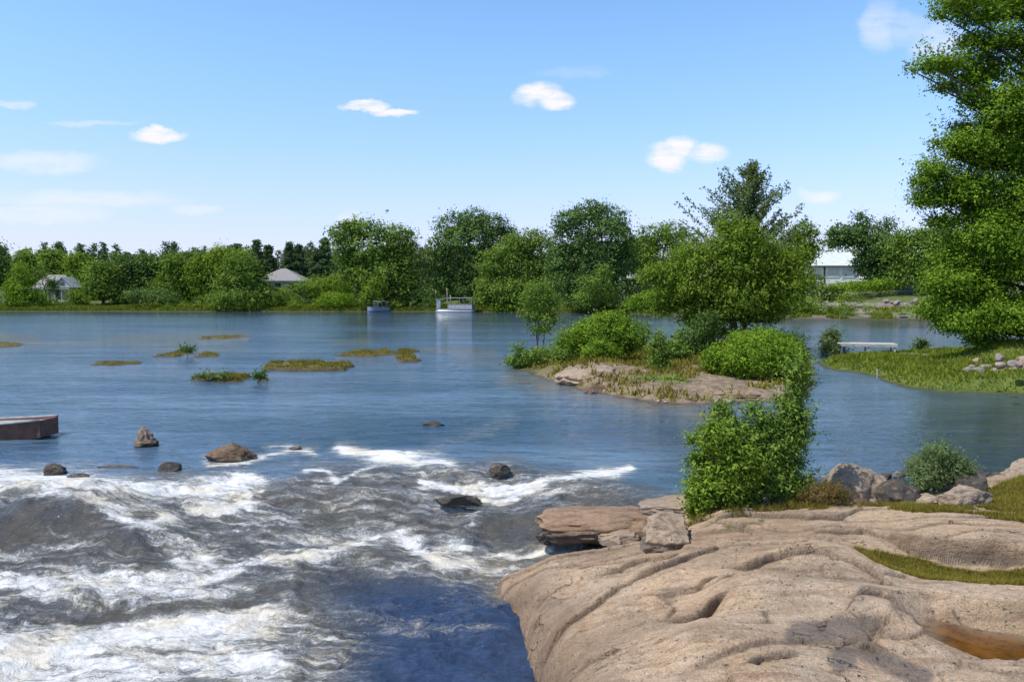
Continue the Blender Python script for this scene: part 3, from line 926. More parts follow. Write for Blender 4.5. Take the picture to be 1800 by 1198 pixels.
def tree(name, label, cat, u, vb, Y, lobes_uv, n, size, mat, trunk_r=.25, group=None, seed=0, z=None, depth=.8, stems=1, tmat=None, clump=None, per=26, shell=.55, aspect=.5, low_cut=-.75, crown='crown', shoots=None):
    """lobes in survey pixels (u, v, half width, half height) at distance Y"""
    x, y, zz = AT(u, vb, Y)
    if z is not None:
        zz = z
    g = random.Random(seed + 11)
    k = Y / F
    lobes = []
    for (lu, lv, ru, rv) in lobes_uv:
        a, _, c = AT(lu, lv, Y)
        rx, rz = ru * k, rv * k
        lobes.append((a - x, g.uniform(-.6, .6) * rx * depth, c - zz, rx, rx * depth * g.uniform(.85, 1.15), rz))
    o = thing(name, (x, y, zz), label, cat, group)
    H = max(q[2] + q[5] for q in lobes)
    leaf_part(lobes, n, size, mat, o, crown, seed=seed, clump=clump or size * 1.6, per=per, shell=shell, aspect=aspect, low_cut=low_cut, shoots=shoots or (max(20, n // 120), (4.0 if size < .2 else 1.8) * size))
    if trunk_r:
        trunk_part(o, H, trunk_r, lobes, seed, tmat, stems=stems)
    return o


def auto_lobes(H, W, k, seed, low=.25):
    g = random.Random(seed)
    out = [(0, 0, H * (.5 + low * .4), W * .36, W * .36, H * (.36))]
    for i in range(k):
        f = g.uniform(low, .9)
        spread = math.sin(math.pi * min(1, .25 + f * .75)) * W * .34
        a = g.uniform(0, 6.283)
        r = W * g.uniform(.12, .2)
        out.append((math.cos(a) * spread, math.sin(a) * spread, H * f, r, r, r * g.uniform(.7, 1.0)))
    return out


def conifer_leaves(H, Rb, n, size, seed, low=.12):
    """points on drooping branch tiers"""
    g = rs(seed)
    nb = max(30, int(H * 7))
    f = low + (1 - low) * (np.arange(nb) + g.rand(nb)) / nb
    L = Rb * (1.03 - f) ** .8 * (.65 + .5 * g.rand(nb))
    az = g.rand(nb) * 6.283
    per = max(6, n // nb)
    idx = np.repeat(np.arange(nb), per)
    N = len(idx)
    s = g.rand(N) ** .7
    rr = L[idx] * s
    P = np.stack([np.cos(az[idx]) * rr, np.sin(az[idx]) * rr, f[idx] * H - rr * .12 + s * .02 * H], 1)
    P += g.normal(size=(N, 3)) * (size * .5 + .10 * L[idx] * (1 - s * .6))[:, None] * np.array([1, 1, .5])
    nrm = np.array([0, 0, .7]) + g.normal(size=(N, 3)) * .6
    nrm /= np.linalg.norm(nrm, axis=1)[:, None]
    r = g.normal(size=(N, 3))
    tn = r - nrm * (r * nrm).sum(1)[:, None]
    tn /= np.linalg.norm(tn, axis=1)[:, None]
    bn = np.cross(nrm, tn)
    sz = size * (.6 + .8 * g.rand(N))
    a, b = tn * (sz * .5)[:, None], bn * (sz * .22)[:, None]
    V = np.stack([P - a, P + b, P + a, P - b], 1).reshape(-1, 3)
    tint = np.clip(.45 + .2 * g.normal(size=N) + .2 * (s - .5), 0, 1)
    return V, np.arange(N * 4).reshape(N, 4), tint


def pine(label, u, vt, vb, Y, wpx, n, size, seed, group=None, mat='leaf_pine', name='pine_tree'):
    x, y, zb = AT(u, vb, Y)
    zt = AT(u, vt, Y)[2]
    o = thing(name, (x, y, zb), label, 'tree', group)
    H = zt - zb
    V, Q, tint = conifer_leaves(H, wpx * Y / F * .5, n, size, seed)
    link('crown', mesh_np('crown', V, Q, False, None, {'tint': tint}), M[mat], o)
    MB().tube([(0, 0, -.5), (0, 0, H * .5), (0, 0, H * .97)], [H * .016, H * .010, .02], 6).build('trunk', M['bark'], o, True)
    return o


def stuff_leaves(name, items, mat, label, cat):
    """many far crowns merged: items of (V, Q, tint, offset)"""
    Vs, Qs, Ts, k = [], [], [], 0
    for V, Q, T, off in items:
        Vs.append(V + np.array(off))
        Qs.append(Q + k)
        Ts.append(T)
        k += len(V)
    o = link(name, mesh_np(name, np.concatenate(Vs), np.concatenate(Qs), False, None, {'tint': np.concatenate(Ts)}), mat)
    return tag(o, label, cat, None, 'stuff')


def blades(name, P, h, wdt, mat, seed, label, parent=None, lean=.5, cat='grass'):
    g = rs(seed)
    N = len(P)
    az = g.rand(N) * 6.283
    hh = h * (.45 + .9 * g.rand(N))
    d = np.stack([np.cos(az), np.sin(az), np.zeros(N)], 1)
    ln = g.normal(size=(N, 2)) * lean
    tip = P + np.stack([ln[:, 0] * hh, ln[:, 1] * hh, hh], 1)
    w_ = wdt * (.6 + .8 * g.rand(N))
    V = np.stack([P - d * w_[:, None], P + d * w_[:, None], tip], 1).reshape(-1, 3)
    tint = np.clip(.5 + .22 * g.normal(size=N) + .35 * fbm(P[:, 0], P[:, 1], 1.5, 3), 0, 1)
    o = link(name, mesh_np(name, V, np.arange(N * 3).reshape(N, 3), False, None, {'tint': tint}), mat, parent)
    if parent is None:
        tag(o, label, cat, None, 'stuff')
    return o


def scatter(P, n, seed, zf, cond=None):
    g = rs(seed)
    P = np.array(P)
    x0, x1, y0, y1 = P[:, 0].min(), P[:, 0].max(), P[:, 1].min(), P[:, 1].max()
    x, y = x0 + (x1 - x0) * g.rand(n * 3), y0 + (y1 - y0) * g.rand(n * 3)
    m = polydist(x, y, [tuple(q) for q in P]) > 0
    if cond is not None:
        m &= cond(x, y)
    x, y = x[m][:n], y[m][:n]
    return np.stack([x, y, zf(x, y) - .01], 1)


# ------------------------------------------------------------------ far forest on the left (one mass)
g = random.Random(5)
items = []
protos = [conifer_leaves(15.5, 4.6, 900, .75, 100 + i, .1) for i in range(6)]
for i in range(400):
    x = -190 + 235 * (i + g.random()) / 400
    y = 205 + g.random() * 75
    V, Q, T = protos[g.randrange(6)]
    hsc = g.uniform(.82, 1.0)
    k = g.uniform(0, 6.28)
    c_, s2 = math.cos(k), math.sin(k)
    V2 = np.stack([V[:, 0] * c_ - V[:, 1] * s2, V[:, 0] * s2 + V[:, 1] * c_, V[:, 2] * hsc], 1)
    items.append((V2, Q, T, (x, y, float(ground_z(np.array([x]), np.array([y]))[0]) - .5)))
stuff_leaves('far_forest', items, M['leaf_pine'], 'dense dark conifer forest forming the skyline behind the left bank', 'forest')
items = []
protos = [leaves(auto_lobes(15, 10, 9, 300 + i, .15), 1000, .8, clump=1.0, seed=400 + i) for i in range(5)]
for i in range(120):
    x = -60 + 280 * (i + g.random()) / 120
    y = 215 + g.random() * 60
    V, Q, T = protos[g.randrange(5)]
    hsc = g.uniform(.55, .85) if x < 60 else g.uniform(.7, .95)
    items.append((V * hsc, Q, T, (x, y, float(ground_z(np.array([x]), np.array([y]))[0]) - .5)))
stuff_leaves('far_wood', items, M['leaf_mid'], 'leafy green wood closing the view behind the middle and right bank', 'forest')

items = []
protos = [leaves([(0, 0, 1.6, 2.6, 2.0, 1.9), (1.8, 0, 1.2, 1.6, 1.5, 1.4), (-1.7, .3, 1.3, 1.8, 1.5, 1.5), (.3, .2, 2.8, 1.5, 1.3, 1.1)], 520, .5, clump=.7, seed=900 + i) for i in range(5)]
for i in range(120):
    x = -125 + 175 * (i + g.random()) / 120
    y = float(shoreY(np.array([x]))[0]) + g.uniform(17, 42)
    if -104 < x / y * 172 < -92 and y < 185:
        continue
    V, Q, T = protos[g.randrange(5)]
    items.append((V * g.uniform(.8, 1.6), Q, T * g.uniform(.6, 1), (x, y, float(ground_z(np.array([x]), np.array([y]))[0]) - .3)))
stuff_leaves('bank_undergrowth', items, M['leaf_mid'], 'dense green undergrowth between the trunks along the far left bank', 'undergrowth')

items = []
g = random.Random(8)
for i in range(130):
    x = -125 + 175 * (i + g.random()) / 130
    y = float(shoreY(np.array([x]))[0]) + g.uniform(.5, 9)
    if fbm(np.array([x]), np.array([2.0]), .06, 3)[0] < -.12:
        continue
    V, Q, T = protos[g.randrange(5)]
    items.append((V * g.uniform(.22, .62), Q, T, (x, y, float(ground_z(np.array([x]), np.array([y]))[0]) - .1)))
stuff_leaves('shoreline_scrub', items, M['leaf_olive'], 'low uneven scrub fringing the waterline of the far left bank', 'scrub')

# trees one can tell apart on the left bank: (label, u, v top, v base, distance, width px, kind)
LB = [
    ('dark tall tree cut by the left edge of the photo', -8, 412, 540, 172, 60, 'leaf_dark'),
    ('round green tree just right of the dark tree at the left edge', 45, 432, 525, 192, 64, 'leaf_mid'),
    ('green tree rising behind the ridge of the white porch house', 98, 438, 520, 190, 62, 'leaf_mid'),
    ('pale green tree right behind the gable of the porch house', 142, 446, 530, 178, 56, 'leaf_olive'),
    ('bushy mid green tree standing right of the porch house', 182, 448, 536, 168, 64, 'leaf_mid'),
    ('narrow dark tree in the gap between two bushy green trees', 222, 438, 534, 172, 48, 'leaf_dark'),
    ('dark green tree straight behind the purple black shore shrub', 262, 444, 532, 172, 58, 'leaf_dark'),
    ('green tree with blunt top left of the twin willow crowns', 305, 448, 536, 168, 60, 'leaf_mid'),
    ('dark tree peeping over the left shoulder of the willow', 335, 436, 530, 180, 50, 'leaf_dark')]
for i, (lb, u, vt, vb, Y_, wp, mt) in enumerate(LB):
    lo = [(u, (vt + vb) / 2 + 4, wp * .42, (vb - vt) * .40)]
    gg = random.Random(60 + i)
    for k in range(9):
        f = gg.random()
        lo.append((u + gg.uniform(-.38, .38) * wp * (1.1 - .6 * f), vb - 14 - (vb - vt - 24) * f, wp * gg.uniform(.16, .26), wp * gg.uniform(.15, .24)))
    tree('deciduous_tree', lb, 'tree', u, vb, Y_, lo, 6000, .6, M[mt], .25, 'trees on the left bank', 60 + i)

tree('deciduous_tree', 'small bright yellow green tree left of the porch house', 'tree', 36, 545, 158,
     [(36, 520, 28, 20), (34, 492, 18, 20), (36, 472, 9, 14), (22, 510, 18, 16), (52, 512, 16, 18), (40, 534, 30, 10)], 5200, .42, M['leaf_bright'], .2, None, 81)
tree('shrub', 'leafy shrubs half hiding the porch of the white house', 'shrub', 118, 540, 164,
     [(128, 522, 12, 12), (140, 528, 16, 10), (70, 524, 12, 9), (98, 531, 10, 5)], 2600, .4, M['leaf_olive'], .05, None, 182, stems=3)
tree('deciduous_tree', 'dark tree crown overlapping the roof of the porch house', 'tree', 84, 535, 166,
     [(88, 497, 8, 9), (72, 482, 7, 6), (92, 508, 6, 6)], 900, .42, M['leaf_dark'], .16, None, 183)
tree('shrub', 'purple black shrub with flat green top at the water edge', 'shrub', 270, 545, 158,
     [(262, 522, 34, 14), (295, 524, 24, 13), (240, 518, 18, 12)], 3200, .4, M['leaf_dark'], .1, None, 82, stems=3)
tree('willow_tree', 'pale green willow crown, the taller rear one of the two', 'tree', 378, 545, 166,
     [(375, 475, 34, 30), (352, 480, 20, 28), (400, 462, 26, 26), (385, 450, 22, 16), (362, 510, 22, 24), (430, 465, 16, 22)], 12150, 0.50, M['leaf_olive'], .3, None, 83)
tree('willow_tree', 'darker rounded willow in front reaching down to the water', 'tree', 420, 548, 156,
     [(418, 490, 40, 34), (395, 515, 24, 26), (445, 500, 24, 34), (420, 462, 26, 20), (425, 528, 44, 18), (465, 525, 26, 18), (400, 535, 28, 12)], 14850, 0.47, M['leaf_mid'], .3, None, 84)
for i, (u, vt, wp, lb) in enumerate([(450, 421, 26, 'tall pine rising directly above the darker willow'), (478, 424, 28, 'pine with pointed tip left of the hip roof peak'),
                                      (505, 428, 26, 'pine standing straight behind the hip roof peak'), (528, 424, 28, 'dark pine above the right slope of the hip roof'),
                                      (552, 428, 26, 'pine between the hip roof and the tall leafy tree'), (572, 420, 30, 'darkest pine touching the tall leafy tree'),
                                      (425, 424, 24, 'slim pine above the left shoulder of the front willow')]):
    pine(lb, u + [3, -5, 4, -2, 6, 0, -6][i], vt + [3, 9, 2, 8, 12, 0, 7][i], 520, 196, wp * 2.1, 4200, .7, 140 + i, 'pines behind the hip roofed house')
tree('shrub', 'olive green shrubs heaped right of the hip roofed house', 'shrub', 560, 535, 166,
     [(520, 512, 22, 13), (560, 503, 34, 15), (598, 500, 26, 15), (540, 520, 30, 14), (500, 522, 20, 14)], 6500, .4, M['leaf_olive'], .1, None, 85, stems=3)
tree('shrub', 'dark shrub hiding the walls of the hip roofed house', 'shrub', 478, 545, 160,
     [(470, 520, 26, 18), (496, 526, 22, 16), (510, 530, 18, 12)], 4000, .4, M['leaf_mid'], .1, None, 86, stems=3)
tree('shrub', 'low lime green rounded shrub mass on the shore', 'shrub', 592, 546, 155,
     [(592, 530, 30, 14), (572, 534, 20, 10), (612, 532, 16, 13), (590, 522, 20, 8)], 5200, .32, M['leaf_bright'], .06, None, 87, stems=3, clump=.5)
tree('deciduous_tree', 'tall leafy tree with broad double crown left of the sky gap', 'tree', 626, 545, 158,
     [(608, 412, 26, 22), (645, 405, 30, 18), (690, 412, 30, 18), (718, 430, 14, 26), (600, 445, 16, 30), (650, 440, 44, 30), (700, 455, 32, 30),
      (625, 480, 28, 30), (672, 485, 44, 32), (700, 505, 28, 22), (640, 510, 20, 18), (715, 480, 16, 24), (625, 392, 12, 8)], 25650, 0.50, M['leaf_mid'], .38, None, 88, shell=.5)
tree('deciduous_tree', 'small pale yellow green tree in front of the tall trunk', 'tree', 652, 545, 152,
     [(655, 512, 11, 20), (648, 525, 16, 12), (662, 500, 8, 14), (640, 530, 12, 8)], 2600, .36, M['leaf_olive'], .1, None, 89)
tree('shrub', 'dark bushes along the shore between the two boats', 'shrub', 715, 546, 157,
     [(690, 525, 22, 16), (720, 520, 30, 20), (750, 522, 22, 20), (735, 536, 40, 9)], 6000, .4, M['leaf_dark'], .1, None, 90, stems=3)
tree('willow_tree', 'grey green hazy tree in the gap before the pontoon boat', 'tree', 742, 540, 172,
     [(742, 470, 16, 26), (750, 500, 20, 24), (735, 450, 10, 16), (728, 490, 12, 24), (756, 455, 10, 18)], 5200, .42, M['leaf_grey'], .2, None, 91)
tree('deciduous_tree', 'tall dark tree with twin tops behind the pontoon boat', 'tree', 808, 545, 160,
     [(800, 400, 30, 26), (832, 388, 30, 20), (862, 402, 28, 24), (778, 432, 24, 24), (820, 430, 44, 34), (880, 425, 26, 30), (770, 462, 18, 26),
      (805, 478, 38, 30), (850, 470, 38, 34), (780, 500, 18, 20), (820, 508, 24, 14), (900, 425, 14, 26)], 25650, 0.50, M['leaf_dark'], .36, None, 92, shell=.5)
tree('deciduous_tree', 'mid green rounded tree between the two darker tall trees', 'tree', 902, 548, 152,
     [(905, 440, 38, 26), (935, 425, 34, 20), (870, 468, 30, 26), (920, 475, 50, 34), (868, 505, 32, 24), (900, 515, 50, 20), (955, 505, 26, 24), (855, 530, 24, 12)], 21600, 0.47, M['leaf_mid'], .34, None, 93, shell=.5)
tree('shrub', 'bright green low shrub on the shore right of the pontoon boat', 'shrub', 885, 552, 148,
     [(880, 540, 20, 9), (905, 543, 26, 8), (930, 542, 18, 9)], 3000, .32, M['leaf_bright'], .05, None, 94, stems=3)
tree('deciduous_tree', 'largest dark broad tree in the middle of the far bank', 'tree', 1040, 550, 140,
     [(1040, 378, 32, 24), (1000, 392, 26, 20), (1078, 388, 26, 24), (1010, 425, 44, 34), (1065, 420, 46, 36), (985, 460, 24, 30), (1040, 465, 56, 38), (1095, 430, 22, 30),
      (1000, 500, 34, 28), (1060, 505, 46, 30), (1020, 530, 40, 16), (1035, 360, 10, 9), (1100, 470, 20, 26)], 32400, 0.45, M['leaf_dark'], .45, None, 95, shell=.5)
tree('deciduous_tree', 'light green lower tree at the foot of the largest dark tree', 'tree', 1046, 552, 132,
     [(1040, 500, 22, 24), (1055, 520, 34, 20), (1030, 525, 24, 16), (1062, 480, 14, 16)], 4500, .34, M['leaf_mid'], .15, None, 96)
tree('deciduous_tree', 'green tree filling the skyline left of the feathery conifer', 'tree', 1150, 540, 150,
     [(1150, 415, 34, 22), (1180, 408, 28, 20), (1130, 440, 30, 26), (1170, 450, 44, 34), (1200, 430, 26, 28), (1140, 480, 26, 18)], 9500, .42, M['leaf_mid'], .3, None, 97)
tree('willow_tree', 'slender light green tree left of the pale barn', 'tree', 1408, 520, 122,
     [(1412, 410, 20, 18), (1420, 440, 20, 26), (1398, 450, 26, 36), (1408, 490, 24, 24), (1428, 425, 10, 18), (1390, 420, 16, 16)], 8000, .36, M['leaf_olive'], .22, None, 98)
tree('deciduous_tree', 'dark tree with pointed top leaning over the barn roof', 'tree', 1530, 510, 135,
     [(1516, 388, 12, 16), (1520, 415, 28, 22), (1480, 412, 24, 16), (1470, 425, 16, 14), (1555, 400, 16, 14), (1550, 435, 34, 26), (1535, 465, 30, 26), (1560, 480, 34, 26), (1500, 422, 18, 12)], 17550, 0.45, M['leaf_dark'], .3, None, 99, shell=.5)
tree('deciduous_tree', 'green tree between the pointed dark tree and the tree at the right edge', 'tree', 1620, 512, 128,
     [(1610, 420, 34, 16), (1640, 415, 34, 16), (1590, 450, 30, 30), (1635, 455, 44, 36), (1610, 485, 44, 26), (1680, 430, 34, 34), (1690, 480, 40, 34)], 17550, 0.45, M['leaf_mid'], .3, None, 101, shell=.5)
tree('shrub', 'bright green shrubs below the barn on its right', 'shrub', 1490, 514, 128,
     [(1485, 505, 28, 7), (1520, 503, 30, 8), (1555, 502, 26, 10), (1462, 508, 14, 4)], 4500, .32, M['leaf_bright'], .05, None, 102, stems=3)
tree('shrub', 'olive shrub on the bank left of the rubble bank', 'shrub', 1400, 556, 108,
     [(1392, 535, 20, 18), (1415, 540, 18, 14), (1375, 540, 16, 16)], 3600, .28, M['leaf_olive'], .05, None, 103, stems=3)
tree('shrub', 'lime green shrub slope on the bank behind the island tree', 'shrub', 1150, 552, 118,
     [(1140, 530, 38, 16), (1170, 520, 30, 18), (1200, 528, 30, 18), (1120, 540, 26, 10), (1215, 500, 26, 20)], 9000, .28, M['leaf_bright'], .05, None, 104, stems=3)

# ------------------------------------------------------------------ near right tree
lob = [(1690, 260, 34, 26), (1640, 300, 24, 20), (1740, 265, 50, 44), (1800, 250, 60, 60), (1630, 350, 22, 16), (1690, 335, 44, 34), (1770, 350, 70, 60),
       (1660, 388, 22, 10), (1725, 415, 54, 38), (1690, 452, 34, 24), (1790, 450, 70, 60), (1668, 500, 40, 30), (1720, 510, 60, 44), (1645, 545, 30, 20),
       (1690, 568, 44, 22), (1760, 560, 60, 36), (1820, 560, 50, 50), (1740, 598, 34, 12), (1880, 350, 90, 110), (1890, 500, 90, 80), (1655, 250, 12, 12), (1620, 320, 12, 10)]
up = [(1680, 12, 44, 14), (1655, 30, 22, 12), (1725, 30, 44, 20), (1750, 75, 44, 24), (1640, 120, 38, 10), (1605, 122, 16, 6), (1680, 112, 36, 14), (1725, 130, 40, 18), (1670, 148, 30, 9), (1760, 175, 46, 24), (1712, 182, 26, 12),
      (1800, 20, 60, 40), (1810, 110, 50, 44), (1815, 200, 50, 40), (1860, 150, 80, 90), (1860, -60, 110, 70), (1760, -40, 80, 36), (1700, 222, 26, 14), (1745, 110, 40, 44), (1745, 212, 44, 34), (1708, 72, 26, 16), (1715, 160, 30, 20)]
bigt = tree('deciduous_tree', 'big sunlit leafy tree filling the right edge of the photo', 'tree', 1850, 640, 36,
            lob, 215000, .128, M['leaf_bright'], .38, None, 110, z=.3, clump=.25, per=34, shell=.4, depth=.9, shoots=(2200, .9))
bx, by, bz = bigt.location
kk = 36 / F
g = random.Random(4)
ul = []
for (lu, lv, ru, rv) in up:
    a, _, c = AT(lu, lv, 36)
    ul.append((a - bx, g.uniform(-.8, .8) * ru * kk, c - bz, ru * kk, ru * kk * .8, rv * kk))
leaf_part(ul, 72000, .135, M['leaf_bright'], bigt, 'upper_crown', seed=111, clump=.20, per=22, shell=.2, shoots=(1500, 1.0))
mb = MB()
for q in ul:
    e = Vector(q[:3]) + Vector((-q[3] * .8, 0, q[5] * .2))
    b0 = Vector((.2, 0, max(3, q[2] - 2.2 - abs(q[0]) * .25)))
    m_ = b0.lerp(e, .5) + Vector((0, 0, .25))
    mb.tube([b0, b0.lerp(m_, .5), m_, m_.lerp(e, .6), e], [.13, .10, .07, .04, .015], 6)
mb.tube([(0, 0, 8), (.1, .1, 13), (.1, 0, 18)], [.3, .2, .08], 8)
mb.build('boughs', M['bark'], bigt, True)

# ------------------------------------------------------------------ island vegetation
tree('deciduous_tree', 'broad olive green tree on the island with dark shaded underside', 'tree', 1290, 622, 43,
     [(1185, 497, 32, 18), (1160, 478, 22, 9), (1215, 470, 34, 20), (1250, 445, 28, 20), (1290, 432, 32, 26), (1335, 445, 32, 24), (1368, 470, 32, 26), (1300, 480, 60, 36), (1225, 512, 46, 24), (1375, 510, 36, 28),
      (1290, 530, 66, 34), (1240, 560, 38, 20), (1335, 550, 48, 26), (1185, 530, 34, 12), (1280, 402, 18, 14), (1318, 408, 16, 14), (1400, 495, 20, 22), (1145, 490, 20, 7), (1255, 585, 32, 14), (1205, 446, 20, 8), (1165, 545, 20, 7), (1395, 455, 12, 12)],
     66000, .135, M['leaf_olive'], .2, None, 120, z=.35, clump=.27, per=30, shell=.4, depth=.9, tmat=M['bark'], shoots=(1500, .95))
# feathery conifer behind it
x, y, zb = AT(1305, 615, 47)
o = thing('conifer_tree', (x, y, .3), 'sparse feathery conifer rising above the olive island tree', 'tree')
g = random.Random(3)
mb = MB()
H = AT(1320, 290, 47)[2] - .3
mb.tube([(0, 0, -.4), (.1, 0, H * .4), (.25, 0, H * .75), (.5, 0, H)], [.22, .15, .08, .02], 7)
Vs, Ts = [], []
gr = rs(9)
for i in range(190):
    f = .34 + .66 * (i / 190) ** .9
    az = g.uniform(0, 6.283)
    L = 7.0 * (1.02 - f) ** .85 * g.uniform(.45, 1.1)
    if i % 9 == 0:
        az, L = math.pi + g.uniform(-.3, .3), L * 1.25
    b = Vector((.5 * f, 0, H * f))
    dr = Vector((math.cos(az), math.sin(az), .62 + .5 * f)).normalized()
    e = b + dr * L
    mb.tube([b, b.lerp(e, .5), e], [.035, .022, .006], 4)
    nn = int(34 * L) + 10
    s = gr.rand(nn) ** .8
    P = np.array(b)[None] + np.array(e - b)[None] * s[:, None] + gr.normal(size=(nn, 3)) * .10
    for q in P:
        a = Vector(gr.normal(size=3)).normalized() * .095
        c = a.cross(Vector(gr.normal(size=3))).normalized() * .042
        q = Vector(q)
        Vs += [q - a, q + c, q + a, q - c]
        Ts.append(min(1, max(0, .5 + .25 * gr.normal())))
link('crown', mesh_np('crown', np.array([tuple(q) for q in Vs]), np.arange(len(Vs)).reshape(-1, 4), False, None, {'tint': Ts}), M['leaf_grey'], o)
mb.build('trunk', M['bark'], o, True)

tree('sapling', 'thin airy sapling on the left end of the island', 'tree', 950, 622, 41,
     [(950, 510, 24, 14), (935, 530, 24, 14), (965, 532, 20, 16), (945, 555, 28, 14), (968, 560, 18, 12), (925, 548, 14, 8), (950, 578, 20, 10)],
     5200, .12, M['leaf_mid'], .05, None, 121, z=.1, clump=.2, per=14, shell=.3, stems=3)
tree('shrub', 'rounded yellow green shrub in the middle of the island', 'shrub', 1062, 632, 38,
     [(1060, 585, 50, 28), (1020, 598, 36, 22), (1105, 590, 34, 26), (1075, 565, 36, 16), (1060, 608, 70, 18), (1000, 610, 24, 14)],
     26000, .11, M['leaf_bright'], .04, None, 122, z=.2, clump=.2, stems=5, shell=.6)
tree('shrub', 'low leafy shrub at the left tip of the island', 'shrub', 935, 640, 37,
     [(930, 630, 30, 12), (960, 626, 26, 12), (905, 636, 14, 8), (985, 628, 18, 9), (912, 612, 9, 10)], 6500, .11, M['leaf_mid'], .03, None, 123, z=.05, clump=.18, stems=4)
tree('shrub', 'small bright shrub in front of the rounded yellow green shrub', 'shrub', 1058, 632, 34.5,
     [(1055, 612, 18, 16), (1045, 622, 16, 10), (1075, 620, 14, 12)], 3200, .11, M['leaf_bright'], .02, None, 124, z=.3, clump=.15, stems=4)
tree('shrub', 'narrow dark upright shrub on the island rock', 'shrub', 1158, 662, 32,
     [(1158, 630, 16, 26), (1156, 600, 10, 18), (1162, 652, 20, 14), (1150, 615, 8, 16)], 5200, .09, M['leaf_mid'], .03, None, 125, z=.3, clump=.14, stems=3)
tree('shrub', 'sprawling low shrub at the island waterline', 'shrub', 1160, 700, 28.5,
     [(1150, 682, 44, 12), (1180, 676, 30, 12), (1125, 672, 22, 9), (1200, 686, 18, 8)], 7000, .085, M['leaf_olive'], .02, None, 126, z=.12, clump=.13, stems=4)
tree('shrub', 'shadowy shrub left of the olive tree trunk', 'shrub', 1215, 626, 40,
     [(1210, 600, 26, 24), (1190, 612, 20, 14), (1235, 600, 22, 24), (1240, 570, 20, 20)], 6500, .12, M['leaf_dark'], .04, None, 127, z=.3, clump=.2, stems=4)
tree('shrub', 'low green shrub between the upright shrub and the olive tree', 'shrub', 1185, 630, 37,
     [(1185, 612, 18, 14), (1170, 620, 14, 8), (1200, 622, 16, 8)], 3200, .11, M['leaf_mid'], .03, None, 1271, z=.3, clump=.16, stems=3)
tree('shrub', 'big round bright green shrub at the right end of the island', 'shrub', 1330, 690, 31,
     [(1330, 625, 66, 38), (1375, 635, 40, 40), (1285, 640, 40, 30), (1330, 655, 76, 28), (1390, 665, 30, 26), (1255, 625, 18, 12), (1340, 600, 50, 18), (1250, 640, 12, 10)],
     40000, .095, M['leaf_bright'], .05, None, 128, z=.15, clump=.17, stems=6, shell=.6)
tree('shrub', 'shrub growing under the shaded right side of the olive tree', 'shrub', 1352, 612, 42,
     [(1345, 592, 36, 14), (1385, 600, 26, 14), (1310, 596, 26, 14)], 6500, .12, M['leaf_dark'], .04, None, 129, z=.3, clump=.2, stems=4)

# big near bush on the granite
tree('shrub', 'large leafy bush growing from the granite shore in the foreground', 'shrub', 1330, 890, 12.3,
     [(1330, 800, 52, 46), (1275, 812, 40, 36), (1380, 790, 34, 50), (1240, 856, 28, 34), (1305, 856, 56, 30), (1375, 850, 40, 34), (1395, 730, 20, 30), (1402, 680, 13, 30), (1380, 705, 12, 12), (1398, 652, 14, 14), (1300, 764, 30, 16), (1350, 748, 24, 16), (1325, 722, 12, 10), (1278, 742, 10, 10),
      (1226, 808, 14, 14), (1226, 772, 14, 7), (1260, 760, 18, 18), (1222, 895, 12, 22), (1270, 722, 12, 16), (1395, 760, 24, 30)],
     44000, .056, M['leaf_mid'], .025, None, 130, z=.18, clump=.085, stems=7, shell=.3, per=14, aspect=.45, low_cut=-.95, crown='foliage', shoots=(900, .34))
tree('shrub', 'leaves coloured yellow green as the sunlit left flank of the large foreground bush', 'shrub', 1250, 895, 11.9,
     [(1235, 870, 26, 34), (1280, 850, 40, 40), (1225, 905, 10, 20), (1300, 820, 40, 40), (1260, 770, 26, 30)], 9000, .068, M['leaf_olive'], .012, None, 131, z=.2, clump=.07, stems=4, per=12, low_cut=-.95, aspect=.4)  # sunlit side of the bush, light put into yellower leaves
tree('shrub', 'blue green feathery willow shrub among the shore boulders', 'shrub', 1650, 862, 13.6,
     [(1650, 828, 40, 28), (1625, 840, 22, 20), (1680, 822, 24, 20), (1650, 800, 24, 18)], 15000, .06, M['leaf_grey'], .015, None, 132, z=.12, clump=.07, stems=6, per=16, aspect=.22)
tree('shrub', 'dry rust coloured shrub between boulders behind the big bush', 'shrub', 1445, 892, 12.0,
     [(1440, 870, 36, 18), (1475, 874, 22, 16), (1410, 874, 18, 14), (1450, 858, 26, 12)], 12000, .035, M['leaf_dry'], .008, None, 133, z=.2, clump=.05, stems=6, per=16, aspect=.2)

# spit plants
tree('shrub', 'upright dark green shrub beside the little white dock', 'shrub', 1462, 630, 46,
     [(1460, 605, 14, 22), (1466, 590, 9, 14), (1470, 615, 12, 14), (1455, 620, 12, 9)], 4600, .12, M['leaf_grey'], .04, None, 140, z=.1, clump=.18, stems=3)
tree('shrub', 'small black green shrub alone on the back of the spit', 'shrub', 1619, 618, 48,
     [(1618, 610, 8, 9), (1624, 604, 6, 8), (1614, 615, 8, 4)], 1500, .12, M['leaf_dark'], .03, None, 141, z=.12, clump=.14, stems=3)
tree('shrub', 'low dark shrub spreading over the water side of the spit at right', 'shrub', 1770, 690, 29.5,
     [(1750, 682, 40, 9), (1800, 678, 50, 14), (1860, 675, 50, 16)], 8500, .10, M['leaf_dark'], .03, None, 142, z=.1, clump=.16, stems=4)

